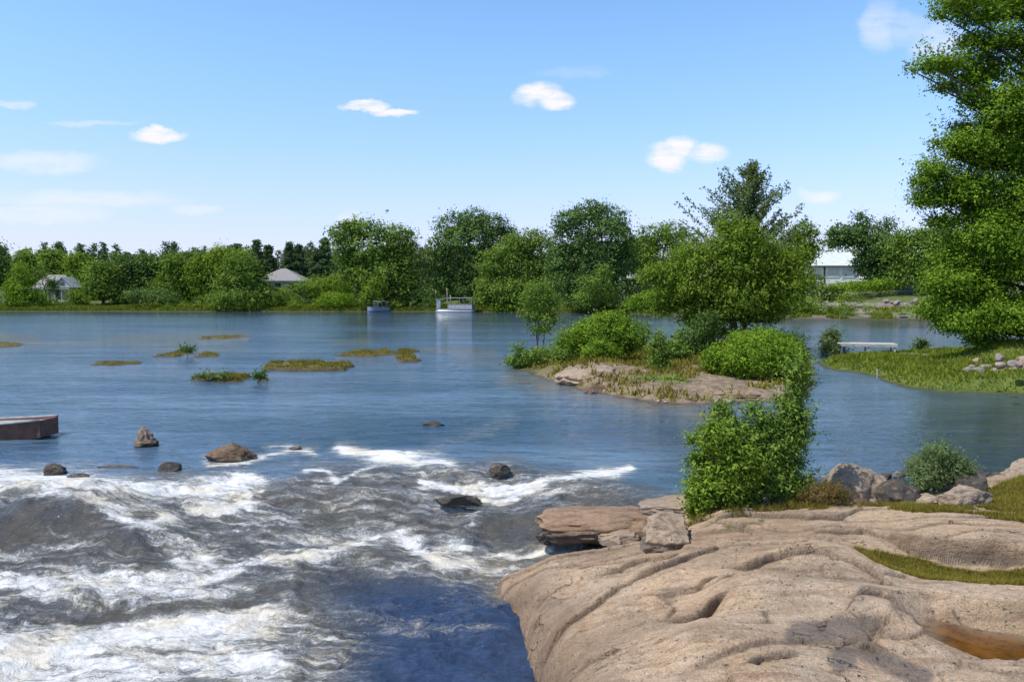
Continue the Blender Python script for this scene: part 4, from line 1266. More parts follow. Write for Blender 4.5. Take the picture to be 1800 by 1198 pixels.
# ------------------------------------------------------------------ grass
P1 = scatter(spt_P, 60000, 1, spt_z, lambda x, y: (spt_z(x, y) > .05) & (np.exp(-((x - 22) / 1.7) ** 2 - ((y - 41) / 4.5) ** 2) < .5))
blades('spit_grass', P1, .16, .03, M['grass'], 1, 'short vivid green grass covering the low spit on the right')
P1 = scatter(isl_P, 26000, 2, isl_z, lambda x, y: (isl_z(x, y) > .06) & ((y > 35.5) | (fbm(x, y, .8, 3) > .0)))
blades('island_grass', P1, .22, .03, M['grass_olive'], 2, 'sparse yellowish grass tufts over the sandy island')
P1 = scatter(HOL, 34000, 3, lambda x, y: rock_z(x, y))
blades('hollow_grass', P1, .055, .004, M['grass_olive'], 3, 'mossy green grass filling the hollow in the granite')
P1 = scatter([G(u, v, .3) for (u, v) in [(1560, 900), (1600, 878), (1700, 868), (1760, 846), (1900, 825), (1900, 950), (1790, 932), (1690, 914)]], 85000, 4, lambda x, y: rock_z(x, y), lambda x, y: fbm(x, y, 1.5, 3) > -.38)
blades('shore_grass', P1, .075, .005, M['grass_olive'], 4, 'yellow green grass on the shore at the right edge above the granite')
P1 = scatter([G(u, v, .25) for (u, v) in [(1420, 902), (1560, 896), (1720, 900), (1700, 880), (1560, 888), (1430, 890)]], 9000, 44, lambda x, y: rock_z(x, y), lambda x, y: fbm(x, y, 2.2, 3) > 0)
blades('boulder_grass', P1, .06, .004, M['grass_olive'], 44, 'dry short grass growing in front of the shore boulders')
P1 = scatter([G(u, v, .2) for (u, v) in [(1205, 905), (1290, 912), (1430, 903), (1440, 885), (1330, 878), (1215, 885)]], 7000, 46, lambda x, y: rock_z(x, y), lambda x, y: fbm(x, y, 2.2, 3) > -.15)
blades('bush_foot_grass', P1, .09, .004, M['grass_olive'], 46, 'dry grass and litter at the foot of the large foreground bush')
XX = rs(5).rand(60000) * 190 - 115
SS = rs(6).rand(60000) ** 1.3 * 9
YY = shoreY(XX) + SS + .2
kk = (XX < 25) | (fbm(XX, YY, .35, 3) > .12)
XX, YY = XX[kk], YY[kk]
P1 = np.stack([XX, YY, ground_z(XX, YY) - .02], 1)
blades('bank_grass', P1, .45, .08, M['grass'], 5, 'tall green reeds and grass lining the far bank')

# ------------------------------------------------------------------ boulders
def boulder(name, label, cat, u, v, z, rx, ry, rz, mat, seed, group=None, sub=5, ang=.8, rzrot=0, flat=0, sink=.25, tilt=0):
    x, y = G(u, v, z)
    bm = bmesh.new()
    bmesh.ops.create_icosphere(bm, subdivisions=sub, radius=1)
    off = Vector((seed * 3.7, seed * 1.3, seed * 7.1))
    g = random.Random(seed)
    planes = [(Vector((g.gauss(0, 1), g.gauss(0, 1), g.gauss(0, .8))).normalized(), g.uniform(.62, .9)) for _ in range(9)]
    for vt in bm.verts:
        p_ = vt.co.normalized()
        r = 1 + .22 * mn.noise(p_ * 1.1 + off) + .10 * mn.noise(p_ * 2.7 + off)
        q = p_ * r
        for nn, dd in planes:
            k = q.dot(nn) - dd
            if k > 0:
                q -= nn * k * ang * 1.5
        q += p_ * (.07 * mn.noise(q * 5 + off) + .022 * mn.noise(q * 15 + off) + .010 * mn.noise(q * 34 + off))
        if q.z > 0 and flat:
            q.z *= 1 - flat * .5
        vt.co = Vector((q.x * rx, q.y * ry, q.z * rz))
    me = bpy.data.meshes.new(name)
    bm.to_mesh(me)
    bm.free()
    me.polygons.foreach_set('use_smooth', [True] * len(me.polygons))
    if z <= .03 and y < 60:
        zz_ = [v_.co.z + rz * (1 - 2 * sink) * .5 for v_ in me.vertices]
        me.attributes.new('wet', 'FLOAT', 'POINT').data.foreach_set('value', [max(0, min(1, 1.15 - q_ / (.06 + .12 * rz))) for q_ in zz_])
    o = link(name, me, mat, None, (x, y, z + rz * (1 - 2 * sink) * .5))
    o.rotation_euler = (tilt, 0, rzrot)
    return tag(o, label, cat, group)


sb = 'boulders along the granite shore'
boulder('boulder', 'largest rounded tan boulder, its right face in shade', 'boulder', 1503, 882, .06, .60, .45, .50, M['boulder'], 14, sb, 6, ang=.35, rzrot=.3, tilt=.1)
boulder('boulder', 'dark shaded boulder right beside the largest tan boulder', 'boulder', 1574, 892, .06, .36, .36, .36, M['dark_rock'], 2, sb, rzrot=.5)
boulder('boulder', 'small upright rough stone left of the dry rust shrub', 'boulder', 1383, 892, .16, .22, .2, .27, M['boulder'], 3, sb)
boulder('boulder', 'long low speckled grey boulder right of the willow shrub', 'boulder', 1688, 888, .15, .50, .30, .27, M['boulder'], 4, sb, 6, rzrot=-.05)
boulder('boulder', 'jagged grey boulder behind the long low speckled one', 'boulder', 1706, 866, .12, .36, .28, .32, M['dark_rock'], 5, sb)
boulder('boulder', 'smooth yellowish boulder low between dark boulder and long grey one', 'boulder', 1626, 892, .12, .27, .24, .18, M['boulder'], 6, sb)
boulder('boulder', 'boulder cut by the right edge of the photo at the waterline', 'boulder', 1798, 844, .2, .3, .24, .28, M['boulder'], 7, sb)
boulder('boulder', 'small dark stone just left of the boulder at the right edge', 'boulder', 1757, 842, .15, .16, .14, .12, M['dark_rock'], 8, sb)
boulder('boulder', 'small dark stone above the right end of the jagged boulder', 'boulder', 1733, 846, .12, .18, .14, .14, M['dark_rock'], 9, sb)
boulder('boulder', 'flat little brown stone below the dry rust shrub', 'boulder', 1513, 884, .22, .14, .1, .06, M['brown_rock'], 10, sb, 4)
boulder('boulder', 'pale stone at the foot of the large foreground bush', 'boulder', 1283, 893, .2, .16, .13, .09, M['boulder'], 11, sb)
# pebbles at waterline behind
g = random.Random(21)
for i in range(20):
    u = 1430 + 330 * i / 20 + g.uniform(-6, 6)
    boulder('pebble', 'small pebble in the line of wet stones behind the shore boulders', 'stone', u, 838 + g.uniform(-2, 9) - (u - 1430) * .02, .06, g.uniform(.06, .13), g.uniform(.06, .12), g.uniform(.05, .09),
            M['pale_rock'] if g.random() < .4 else M['dark_rock'], 500 + i, 'pebbles at the waterline behind the boulders', 3)

# ledges at the water
boulder('rock_ledge', 'flat orange tan ledge jutting left into the rapids', 'rock', 1075, 925, -.22, 1.25, .62, .30, M['brown_slab'], 31, None, 6, ang=.45, rzrot=.04, flat=.3, sink=.3)
boulder('rock_ledge', 'rounded brown rock hump between ledge and bush', 'rock', 1172, 948, -.02, .48, .42, .30, M['boulder'], 32, None, 6, sink=.3)
boulder('rock_ledge', 'thin wedge of rock sloping into the inlet below the ledge', 'rock', 1098, 950, -.28, .42, .28, .16, M['boulder'], 33, None, 5, sink=.25, rzrot=.35, flat=.3)
boulder('rock_ledge', 'flat slab joining the ledge to the foot of the bush', 'rock', 1190, 898, .0, .75, .5, .22, M['boulder'], 36, None, 6, ang=.7, flat=.4, sink=.3)
boulder('rock', 'small dark broken rock at the left tip of the ledge', 'rock', 965, 944, -.35, .22, .18, .15, M['dark_rock'], 34, None, 5)
boulder('rock', 'small low rock at the waterline left of the big bush', 'rock', 1200, 878, 0, .12, .1, .07, M['boulder'], 35, None, 4)

# rocks in the river
boulder('rock', 'brown rock carrying a pale driftwood stump in the calm water', 'rock', 254, 783, 0, .34, .28, .16, M['brown_rock'], 41, 'rocks breaking the river surface', 5, sink=.36)
boulder('rock', 'largest mossy brown rock at the lip of the rapids', 'rock', 406, 806, 0, .55, .36, .28, M['brown_rock'], 42, 'rocks breaking the river surface', 6, sink=.36, tilt=.1)
boulder('rock', 'black rock at the head of the left white water', 'rock', 98, 832, 0, .22, .2, .18, M['dark_rock'], 43, 'rocks breaking the river surface', 5, sink=.4)
boulder('rock', 'slanting black rock between the mossy rock and the left white water', 'rock', 298, 827, 0, .24, .14, .14, M['dark_rock'], 44, 'rocks breaking the river surface', 5, rzrot=.4)
boulder('rock', 'low dark rock just right of the black rock at the left', 'rock', 138, 838, 0, .2, .12, .06, M['dark_rock'], 45, 'rocks breaking the river surface', 4)
boulder('rock', 'tiny dark rock in open water above the middle foam streak', 'rock', 764, 747, 0, .30, .14, .09, M['dark_rock'], 46, 'rocks breaking the river surface', 4)
boulder('rock', 'dark rough rock standing above the foam in mid rapids', 'rock', 878, 832, 0, .24, .18, .17, M['dark_rock'], 47, 'rocks breaking the river surface', 5)
boulder('rock', 'olive wet flat rock just below the middle white foam', 'rock', 806, 882, -.17, .42, .22, .13, M['dark_rock'], 48, 'rocks breaking the river surface', 5)
boulder('rock', 'long submerged dark rock between the two black rocks', 'rock', 205, 822, -.02, .5, .12, .045, M['dark_rock'], 49, 'rocks breaking the river surface', 4)
boulder('rock', 'wet dark rock showing in the left white chute', 'rock', 225, 905, -.3, .3, .14, .08, M['dark_rock'], 50, 'rocks breaking the river surface', 4, rzrot=-.4)
boulder('rock', 'small brown rock in the foam right of the mossy rock', 'rock', 520, 789, 0, .16, .1, .05, M['brown_rock'], 51, 'rocks breaking the river surface', 4)
# driftwood stump
x, y = G(254, 783)
z0 = .12
bm = bmesh.new()
bmesh.ops.create_icosphere(bm, subdivisions=4, radius=1)
for vt in bm.verts:
    p_ = vt.co
    a = math.atan2(p_.y, p_.x)
    r = 1 + .35 * mn.noise(Vector((math.cos(a) * 2, math.sin(a) * 2, p_.z * 1.5))) + .2 * mn.noise(p_ * 4)
    vt.co = Vector((p_.x * .16 * r * (1.1 - .45 * p_.z) - .05 * p_.z, p_.y * .13 * r, p_.z * .22 * (1 + .3 * mn.noise(p_ * 3))))
me = bpy.data.meshes.new('driftwood_stump')
bm.to_mesh(me)
bm.free()
me.polygons.foreach_set('use_smooth', [True] * len(me.polygons))
tag(link('driftwood_stump', me, M['driftwood'], None, (x + .02, y, .20)), 'pale weathered driftwood stump perched on a brown river rock', 'driftwood')

# rubble on the spit and on the banks
g = random.Random(77)
for i in range(64):
    u, v = 1700 + g.uniform(0, 120), 655 - g.uniform(0, 42)
    zz = .3
    for _ in range(4):
        x, y = G(u, v, zz)
        zz = float(spt_z(np.array([x]), np.array([y]))[0])
    s = g.uniform(.09, .26)
    boulder('rubble_stone', 'pinkish stone in the heap under the tree at the right edge', 'stone', u, v, zz, s, s * .8, s * .7, M['pale_rock'] if g.random() < .7 else M['boulder'], 600 + i, 'heap of rubble under the right tree', 3, ang=.9, rzrot=g.uniform(0, 6))
for i in range(46):
    u = g.uniform(1385, 1600)
    k = g.random()
    Yb = 116 + g.uniform(-3, 3) if k < .6 else (107 + g.uniform(-1, 1) if k < .8 else 128 + g.uniform(-4, 4))
    x = (u - CU) / F * Yb
    zz = float(ground_z(np.array([x]), np.array([Yb]))[0])
    uu, vv = proj(x, Yb, zz)
    s = g.uniform(.15, .45)
    boulder('bank_stone', 'pale stone strewn on the bank below the barn', 'stone', float(uu), float(vv), zz, s, s, s * .5, M['pale_rock'], 700 + i, 'stones on the bank below the barn', 3, ang=.9)
for i in range(12):
    u = g.uniform(1555, 1612)
    Yb = 120 + g.uniform(-2, 2)
    x = (u - CU) / F * Yb
    zz = float(ground_z(np.array([x]), np.array([Yb]))[0])
    uu, vv = proj(x, Yb, zz)
    s = g.uniform(.25, .6)
    boulder('bank_stone', 'grey block in the stone pile beside the right tree', 'stone', float(uu), float(vv), zz + g.uniform(0, .4), s, s, s * .6, M['pale_rock'], 800 + i, 'stone pile on the bank beside the right tree', 3, ang=.9)
for i in range(16):
    u = g.uniform(1150, 1350)
    v = np.interp(u, [1150, 1350], [708, 706]) + g.uniform(-6, 2)
    boulder('island_stone', 'small stone along the island waterline', 'stone', u, float(v), .03, g.uniform(.08, .2), g.uniform(.08, .16), g.uniform(.05, .09), M['boulder'] if g.random() < .7 else M['dark_rock'], 850 + i, 'stones along the island waterline', 3)
boulder('rock', 'bare tan rock dome at the left of the island', 'rock', 1038, 668, .12, 1.6, 1.4, .5, M['boulder'], 61, None, 6, sink=.35, ang=.4)
boulder('rock', 'lower grey rock shelf right of the island dome', 'rock', 1105, 684, .06, 1.1, .7, .3, M['brown_slab'], 62, None, 6, sink=.35, ang=.6)
boulder('rock', 'long tan rock shelf running along the island waterline', 'rock', 1265, 700, .02, 1.9, .6, .22, M['brown_slab'], 63, None, 6, sink=.35, ang=.6, rzrot=-.12)
boulder('rock', 'dark notched rock at the foot of the island dome', 'rock', 1048, 690, .0, .45, .35, .22, M['brown_rock'], 64, None, 5, sink=.3)

# ------------------------------------------------------------------ grass islets in the river
def islet(label, poly, h, n, seed, mat='grass_olive', bh=.10, grp='weedy islets in the open water'):
    P = [G(u, v) for (u, v) in poly]
    cx, cy = sum(q[0] for q in P) / len(P), sum(q[1] for q in P) / len(P)
    o = thing('grass_islet', (cx, cy, 0), label, 'islet', grp)
    x0, x1 = min(q[0] for q in P) - .3, max(q[0] for q in P) + .3
    y0, y1 = min(q[1] for q in P) - .3, max(q[1] for q in P) + .3

    def zf(x, y):
        d = polydist(x + fbm(x, y, .9, 4) * .7, y + fbm(x + 5, y, .9, 4) * .7, P)
        return np.where(d < 0, np.maximum(d, -.15), h * .7 * sstep(0, .3, d) + fbm(x, y, 2.0, 4) * .09 * sstep(0, .3, d))
    X, Y = np.meshgrid(np.linspace(x0, x1, 90), np.linspace(y0, y1, 50))
    Z = zf(X, Y)
    V, Q = grid(X - cx, Y - cy, Z)
    link('turf', mesh_np('turf', V, Q, True, {'dirt': X * 0 + .25, 'wet': sstep(h * .8, 0, Z)}), M['turf'], o)
    S = scatter(P, n, seed, zf, lambda x, y: (zf(x, y) > h * .3) & (fbm(x, y, 1.1, 3) > -.25))
    S[:, 0] -= cx
    S[:, 1] -= cy
    b = blades('grass', S, bh * 1.0, .014, M[mat], seed, '', o)
    b['kind'] = 'stuff'
    return o


islet('long olive turf slab with a dark undercut edge', [(465, 652), (470, 640), (540, 637), (628, 641), (622, 652), (540, 654)], .2, 5000, 201)
islet('ragged turf strip topped by leafy weeds, nearest of the islets', [(332, 669), (345, 662), (400, 660), (440, 661), (438, 670), (380, 672)], .10, 2600, 202, bh=.16)
islet('little tuft close to the right end of the nearest turf strip', [(446, 670), (448, 663), (470, 664), (472, 670)], .07, 700, 203, bh=.16)
islet('right hand turf block with a squared right end', [(692, 636), (690, 626), (700, 616), (731, 617), (733, 636)], .2, 2600, 204)
islet('thin grassy bar running left from the squared turf block', [(596, 626), (620, 618), (690, 615), (700, 622), (650, 627)], .10, 2600, 205)
islet('thin orange brown bar farthest left among the islets', [(163, 641), (170, 636), (240, 636), (252, 640), (200, 643)], .06, 1300, 206, bh=.06)
islet('narrow weedy bar with a small hump at its right', [(262, 628), (290, 622), (330, 612), (342, 622), (310, 627)], .08, 1600, 207, bh=.12)
islet('small olive tuft right of the humped weedy bar', [(350, 627), (352, 619), (386, 620), (386, 627)], .07, 900, 208)
islet('olive weed bar at the left edge of the photo', [(-60, 612), (-50, 600), (30, 602), (48, 608), (0, 611)], .05, 2200, 209, bh=.06)
islet('low brown weed bar far out below the willows', [(350, 598), (352, 592), (425, 588), (432, 594)], .03, 1500, 210, bh=.08)
tree('weed_clump', 'leafy weeds standing on the nearest turf strip', 'plant', 374, 664, 31.5,
     [(356, 662, 10, 3), (378, 661, 12, 4), (395, 662, 8, 3)], 500, .09, M['leaf_grey'], .008, None, 211, z=.1, clump=.1, stems=3, crown='foliage')
tree('weed_clump', 'dark tuft crowning the hump of the narrow weedy bar', 'plant', 330, 620, 43,
     [(330, 615, 10, 5)], 400, .10, M['leaf_dark'], .01, None, 212, z=.05, clump=.12, stems=3, crown='foliage')
tree('weed_clump', 'leafy weeds on the little tuft at the right', 'plant', 457, 666, 31,
     [(457, 661, 8, 5)], 350, .09, M['leaf_dark'], .008, None, 213, z=.05, clump=.1, stems=3, crown='foliage')

# ------------------------------------------------------------------ buildings
def gz(x, y):
    return float(ground_z(np.array([float(x)]), np.array([float(y)]))[0])


def window(par, x0, x1, z0, z1, y, bars=True):
    f = MB().box(x0, x1, y - .05, y, z0, z1).build('window', M['white'], par)
    n = 2 if bars else 1
    for k in range(n):
        a = x0 + .08 + (x1 - x0 - .08) * k / n
        MB().box(a, a + (x1 - x0 - .08) / n - .08, y - .075, y - .05, z0 + .08, z1 - .08).build('pane', M['glass'], f)
    return f


# porch house
x, y, z = AT(95, 528, 172)
z = min(z, gz(x, y) + .3)
h = thing('porch_house', (x, y, z), 'white house with grey roofs and a posted porch at the left bank', 'house')
MB().box(-4.6, 4.2, 0, 7, -.5, 2.7).build('wall', M['white_wall'], h)
MB().solid([(-5, -.5, 2.7), (-5, 7.5, 2.7), (-3.2, 3.5, 5.6)], [(2.2, -.5, 2.7), (2.2, 7.5, 2.7), (1.0, 3.5, 5.6)]).build('roof', M['roof_grey'], h)
gb = MB().solid([(.6, -1.2, 2.75), (4.7, -1.2, 2.75), (2.65, -1.2, 4.9)], [(.6, 6, 2.75), (4.7, 6, 2.75), (2.65, 6, 4.9)]).build('gable', M['white_wall'], h)
for sx in (-1, 1):
    MB().solid([(2.65, -1.5, 5.12), (2.65, -1.5, 4.92), (2.65 + sx * 2.4, -1.5, 2.6), (2.65 + sx * 2.4, -1.5, 2.8)],
               [(2.65, 6, 5.12), (2.65, 6, 4.92), (2.65 + sx * 2.4, 6, 2.6), (2.65 + sx * 2.4, 6, 2.8)]).build('rake_board', M['roof_pale'], gb)
MB().box(-4.9, 4.6, -2.3, -.02, 2.35, 2.6).build('porch_roof', M['roof_pale'], h)
MB().box(-4.7, 4.4, -2.2, -.02, -.4, .12).build('porch_floor', M['dock'], h)
for i in range(7):
    MB().box(-4.6 + i * 1.48, -4.42 + i * 1.48, -2.15, -1.97, .12, 2.35).build('porch_post', M['white'], h)
MB().box(-4.4, 1.2, -2.08, -2.02, .85, .95).box(-4.4, 1.2, -2.08, -2.02, .45, .52).build('railing', M['white'], h)
for a in (-3.9, -1.9, 2.6):
    window(h, a, a + 1.2, .9, 2.1, 0)
MB().box(.2, 1.2, -.06, 0, .12, 2.15).build('door', M['dark_trim'], h)
window(gb, 2.2, 3.1, 3.2, 3.9, -1.2, False)
# hip roofed house
x, y, z = AT(500, 528, 178)
z = max(z, gz(x, y))
h = thing('hip_roof_house', (x, y, z), 'house under a grey hip roof showing above the shore shrubs', 'house')
zt = AT(500, 472, 178)[2] - z
ze = AT(500, 493, 178)[2] - z
MB().box(-4.9, 4.9, -3.5, 3.5, -.6, ze).build('wall', M['white_wall'], h)
mb = MB()
mb.solid([(-5.4, -4, ze), (5.4, -4, ze), (5.4, 4, ze), (-5.4, 4, ze)], [(-.6, -.3, zt), (.6, -.3, zt), (.6, .3, zt), (-.6, .3, zt)])
rf = mb.build('roof', M['roof_grey'], h)
MB().box(-5.45, 5.45, -4.06, -3.95, ze - .22, ze + .02).build('gutter', M['white'], rf)
for a in (-4, -1, 2):
    window(h, a, a + 1.3, ze - 1.9, ze - .6, -3.5)
# pale barn
x, y, z = AT(1464, 496, 148)
z = gz(x, y)
h = thing('pale_barn', (x, y, z), 'pale greenish white barn with long windows above the rubble bank', 'barn')
zt, ze, zl = AT(1464, 441, 148)[2] - z, AT(1464, 467, 148)[2] - z, 0
MB().box(-4.8, 4.8, 0, 8, -.6, ze).build('wall', M['barn_wall'], h)
rf = MB().solid([(-5.1, -.5, ze), (5.1, -.5, ze), (5.1, 8.5, ze), (-5.1, 8.5, ze)], [(-2.6, 3.8, zt), (4.7, 3.8, zt), (4.7, 4.2, zt), (-2.6, 4.2, zt)]).build('roof', M['barn_roof'], h)
MB().box(-5.12, 5.12, -.56, -.45, ze - .25, ze + .02).build('fascia', M['dark_trim'], rf)
MB().box(-1.75, -1.45, -.1, 0, .2, ze - .26).build('post', M['dark_trim'], h)
for a, b in ((-4.4, -2.1), (-1.1, 1.2), (1.6, 4.2)):
    f = MB().box(a, b, -.06, 0, 1.0, ze - .5).build('window', M['barn_wall'], h)
    MB().box(a + .1, b - .1, -.09, -.06, 1.1, ze - .6).build('pane', M['barn_roof'], f)
# pale roofed shed behind the trees
x, y, z = AT(1118, 495, 150)
h = thing('shed', (x, y, gz(x, y)), 'shed with pale lilac roof glimpsed between two dark trees', 'shed')
zz = z - gz(x, y)
MB().box(-2.6, 2.4, 0, 4, -.4, zz + .3).build('wall', M['dark_trim'], h)
MB().solid([(-3, -.4, zz + .3), (3, -.4, zz + 1.1), (3, 4.5, zz + 1.7), (-3, 4.5, zz + .9)], [(-3, -.4, zz + .5), (3, -.4, zz + 1.3), (3, 4.5, zz + 1.9), (-3, 4.5, zz + 1.1)]).build('roof', M['roof_pale'], h)
# pale little hut at left edge
x, y, z = AT(2, 528, 168)
h = thing('hut', (x, y, gz(x, y)), 'tiny pale hut at the left edge behind the bright tree', 'shed')
MB().box(-.8, .8, 0, 1.6, -.3, 2.0).build('wall', M['white_wall'], h)
MB().solid([(-1, -.2, 2.0), (1, -.2, 2.0), (0, -.2, 2.8)], [(-1, 1.8, 2.0), (1, 1.8, 2.0), (0, 1.8, 2.8)]).build('roof', M['roof_grey'], h)
MB().box(-.35, .35, -.05, 0, -.2, 1.7).build('door', M['dark_trim'], h)

# ------------------------------------------------------------------ boats
def hull_mb(L, W, H, bow=.35, n=14, keel=.25):
    """hull along +x, bow at +x"""
    mb = MB()
    secs = []
    for i in range(n):
        f = i / (n - 1)
        wv = W * .5 * (1 - max(0, (f - (1 - bow)) / bow) ** 2.2) * (.86 + .14 * min(1, f * 4)) + .02
        top = H * (1 + .22 * f ** 2.5)
        xx = -L / 2 + L * f
        secs.append([(xx, -wv, top), (xx, -wv * .82, H * .3), (xx, -wv * .45, -H * keel * (1 - f ** 4)), (xx, wv * .45, -H * keel * (1 - f ** 4)), (xx, wv * .82, H * .3), (xx, wv, top),
                     (xx, wv * .88, top), (xx, wv * .7, H * .28), (xx, -wv * .7, H * .28), (xx, -wv * .88, top)])
    vs = [[mb.bm.verts.new(p_) for p_ in s] for s in secs]
    k = len(secs[0])
    for a, b in zip(vs, vs[1:]):
        for j in range(k):
            mb.bm.faces.new((a[j], a[(j + 1) % k], b[(j + 1) % k], b[j]))
    for s in (vs[0], vs[-1]):
        mb.bm.faces.new(s)
    return mb


x, y = G(664, 548)
b = thing('motorboat', (x, y, 0), 'small pale blue motorboat moored under the tall tree', 'boat', rz=R(215))
hull_mb(4.2, 2.0, .8).build('hull', M['hull_blue'], b)
MB().solid([(.3, -.85, .75), (.3, .85, .75), (.9, .6, .75), (.9, -.6, .75)], [(.0, -.8, 1.35), (.0, .8, 1.35), (.45, .55, 1.3), (.45, -.55, 1.3)]).build('windscreen', M['glass'], b)
cn = MB().box(-1.4, .5, -.95, .95, 1.95, 2.05, .03).build('canopy', M['white'], b)
for sx, sy in ((-1.3, -.85), (-1.3, .85), (.4, -.85), (.4, .85)):
    MB().tube([(sx, sy, .7), (sx, sy, 1.95)], .03, 6).build('canopy_post', M['alu'], b)
MB().box(-1.2, -.5, -.7, .7, .3, .95, .05).build('seat', M['white'], b)
MB().box(-2.5, -2.1, -.2, .2, -.1, 1.2, .08).build('outboard_motor', M['dark_trim'], b)

x, y = G(802, 548.2)
b = thing('pontoon_boat', (x, y, 0), 'white pontoon boat with flat canopy moored before the twin topped tree', 'boat', rz=R(-8))
for sy in (-1.0, 1.0):
    MB().tube([(-3.7, sy, .12), (-3.2, sy, .15), (3.0, sy, .15), (3.6, sy, .3)], [.2, .36, .36, .08], 12).build('pontoon', M['alu'], b, True)
MB().box(-3.5, 3.3, -1.35, 1.35, .5, .62).build('deck', M['deck_grey'], b)
MB().box(-1.2, 3.2, -1.34, -1.28, .64, 1.35, .01).box(3.16, 3.22, -1.28, 1.28, .64, 1.35, .01).box(-1.2, 3.2, 1.28, 1.34, .64, 1.35, .01).build('side_panel', M['white'], b)
MB().box(-3.4, -2.7, -1.34, -1.28, .64, 2.3, .02).box(-3.44, -3.38, -1.28, 1.28, .64, 2.3, .01).build('cabin_side', M['hull_blue'], b)
MB().tube([(-1.2, -1.31, 1.5), (3.2, -1.31, 1.5)], .025, 6).tube([(-1.2, 1.31, 1.5), (3.2, 1.31, 1.5)], .025, 6).build('railing', M['alu'], b)
MB().box(-1.4, 3.3, -1.45, 1.45, 2.55, 2.68, .04).build('canopy', M['white'], b)
MB().solid([(-3.5, -1.4, 2.2), (-1.42, -1.4, 2.55), (-1.42, 1.4, 2.55), (-3.5, 1.4, 2.2)], [(-3.5, -1.4, 2.3), (-1.42, -1.4, 2.66), (-1.42, 1.4, 2.66), (-3.5, 1.4, 2.3)]).build('front_canopy', M['hull_blue'], b)
for sx in (-1.3, .9, 3.1):
    for sy in (-1.3, 1.3):
        MB().tube([(sx, sy, .6), (sx, sy, 2.56)], .035, 6).build('canopy_post', M['alu'], b)
for a in (-.6, 1.6):
    MB().box(a, a + 1.2, .4, 1.2, .62, 1.15, .06).build('seat', M['deck_grey'], b)

# mooring posts left of the pontoon boat
for u, lb, hh in ((766, 'leftmost pale mooring post left of the pontoon boat', 5.5), (786, 'middle pale mooring post behind the pontoon boat front', 6.0), (792, 'right pale post close beside the middle one', 4.2)):
    x, y, _ = AT(u, 545, 156)
    o = MB().tube([(0, 0, -1), (.05, 0, hh * .5), (-.04, 0, hh * .75)], [.16, .14, .10], 7).build('mooring_post', M['bark_pale'], None, True, (x, y, 0))
    tag(o, lb, 'post', 'pale posts by the pontoon boat')

# foreground skiff at left edge
xr, yr = G(86, 768)
b = thing('skiff', (xr - 2.3, yr + .1, .02), 'dark brown flat bottomed skiff entering at the left edge', 'boat', rz=R(-2))
mb = MB()
st_ = []
for i in range(16):
    f = i / 15
    xx = -2.3 + 4.6 * f
    wv = .62 * (1 - .42 * max(0, (f - .5) / .5) ** 2)
    top = .24 + .20 * f ** 2.2
    bot = -.12 + .14 * max(0, (f - .7) / .3) ** 2
    st_.append([(xx, -wv, top), (xx - .02, -wv * .88, bot), (xx - .02, wv * .88, bot), (xx, wv, top), (xx, wv - .05, top), (xx, wv * .86 - .05, bot + .06), (xx, -wv * .86 + .05, bot + .06), (xx, -wv + .05, top)])
vs = [[mb.bm.verts.new(q) for q in s] for s in st_]
for a, c in zip(vs, vs[1:]):
    for j in range(8):
        mb.bm.faces.new((a[j], a[(j + 1) % 8], c[(j + 1) % 8], c[j]))
for s in (vs[0], vs[-1]):
    mb.bm.faces.new(s)
mb.build('hull', M['hull_brown'], b)
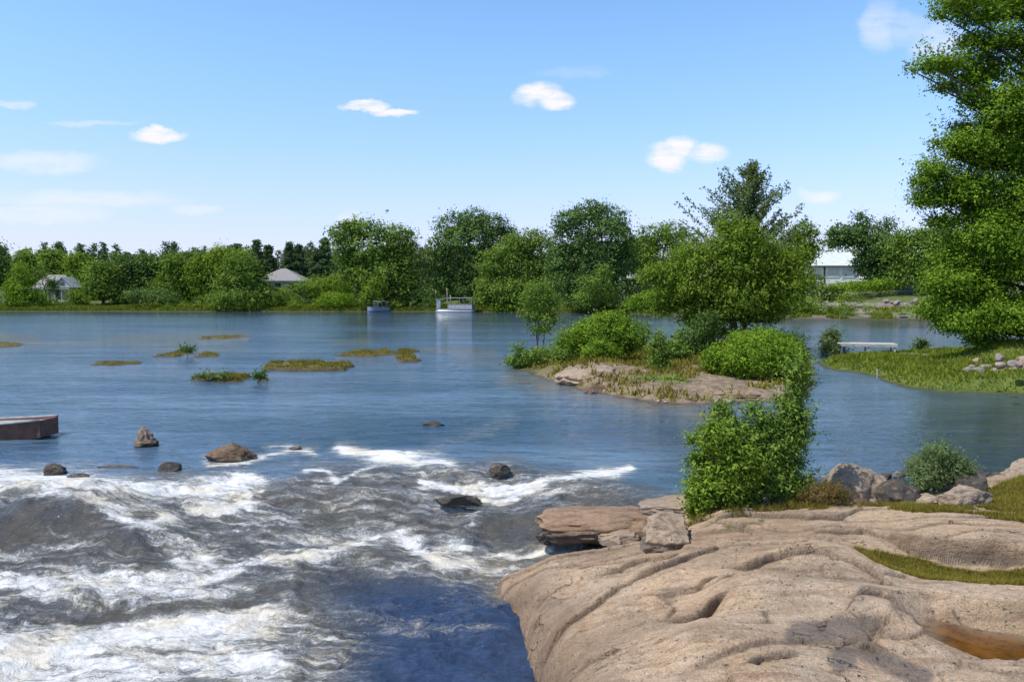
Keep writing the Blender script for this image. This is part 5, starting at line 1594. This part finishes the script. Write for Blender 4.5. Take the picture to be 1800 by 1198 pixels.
# bow board closing the front
MB().box(2.22, 2.32, -.36, .36, .02, .43, .01).build('bow_board', M['hull_brown'], b)
for sy in (-1, 1):
    pts = [(st_[i][0][0], sy * (abs(st_[i][0][1]) + .015), st_[i][0][2] + .012) for i in range(16)]
    MB().tube(pts, .028, 6).build('gunwale', M['deck_grey'], b, True)
MB().solid([(st_[i][0][0], -abs(st_[i][0][1]) + .06, st_[i][0][2] - .05) for i in (0, 4, 8, 11, 13, 15)] + [(st_[i][0][0], abs(st_[i][0][1]) - .06, st_[i][0][2] - .05) for i in (15, 13, 11, 8, 4, 0)],
           [(st_[i][0][0], -abs(st_[i][0][1]) + .06, st_[i][0][2] - .08) for i in (0, 4, 8, 11, 13, 15)] + [(st_[i][0][0], abs(st_[i][0][1]) - .06, st_[i][0][2] - .08) for i in (15, 13, 11, 8, 4, 0)]).build('deck', M['deck_grey'], b)

# small dock on the spit
x, y = G(1522, 622, .05)
b = thing('dock', (x, y, 0), 'little bleached white dock on legs behind the grassy spit', 'dock', rz=R(-14))
for k in range(9):
    MB().box(-1.5 + k * .34, -1.5 + k * .34 + .31, -.6, .6, .62, .67).build('plank', M['dock'], b)
MB().box(-1.5, 1.52, -.6, -.52, .50, .615).box(-1.5, 1.52, .52, .6, .50, .615).build('beam', M['white'], b)
for sx in (-1.4, 0, 1.35):
    for sy in (-.5, .5):
        MB().box(sx, sx + .09, sy - .04, sy + .04, -.6, .5).build('leg', M['dock'], b)
# thin white stake in the water
x, y = G(1541, 668)
o = MB().tube([(0, 0, -.4), (.02, 0, .2), (0, 0, .48)], [.02, .02, .012], 6).build('stake', M['white'], None, True, (x, y, 0))
tag(o, 'thin white stake standing in the water before the spit', 'stake')

# bird
x, y, z = AT(681, 371, 95)
b = thing('bird', (x, y, z), 'lone dark bird flying above the sky gap', 'bird', rz=R(20))
b.rotation_euler = (R(10), R(-62), R(25))
bm_ = MB().tube([(-.22, 0, 0), (-.14, 0, .0), (0, 0, .01), (.14, 0, .02), (.2, 0, .02), (.26, 0, .015)], [.012, .045, .06, .04, .035, .008], 9)
bm_.solid([(-.2, -.02, 0), (-.2, .02, 0), (-.36, .06, 0), (-.36, -.06, 0)], [(-.2, -.02, .012), (-.2, .02, .012), (-.36, .06, .012), (-.36, -.06, .012)])
bm_.build('body', M['bird'], b, True)
for s in (-1, 1):
    pr = [(.10, 0, .02), (.14, .22, .09), (.08, .52, .05), (-.06, .50, .05), (-.04, .22, .09), (-.09, 0, .02)]
    MB().solid([(a, s * c, d_) for a, c, d_ in pr], [(a, s * c, d_ + .012) for a, c, d_ in pr]).build('wing', M['bird'], b)
print('scene built', len(bpy.data.objects))
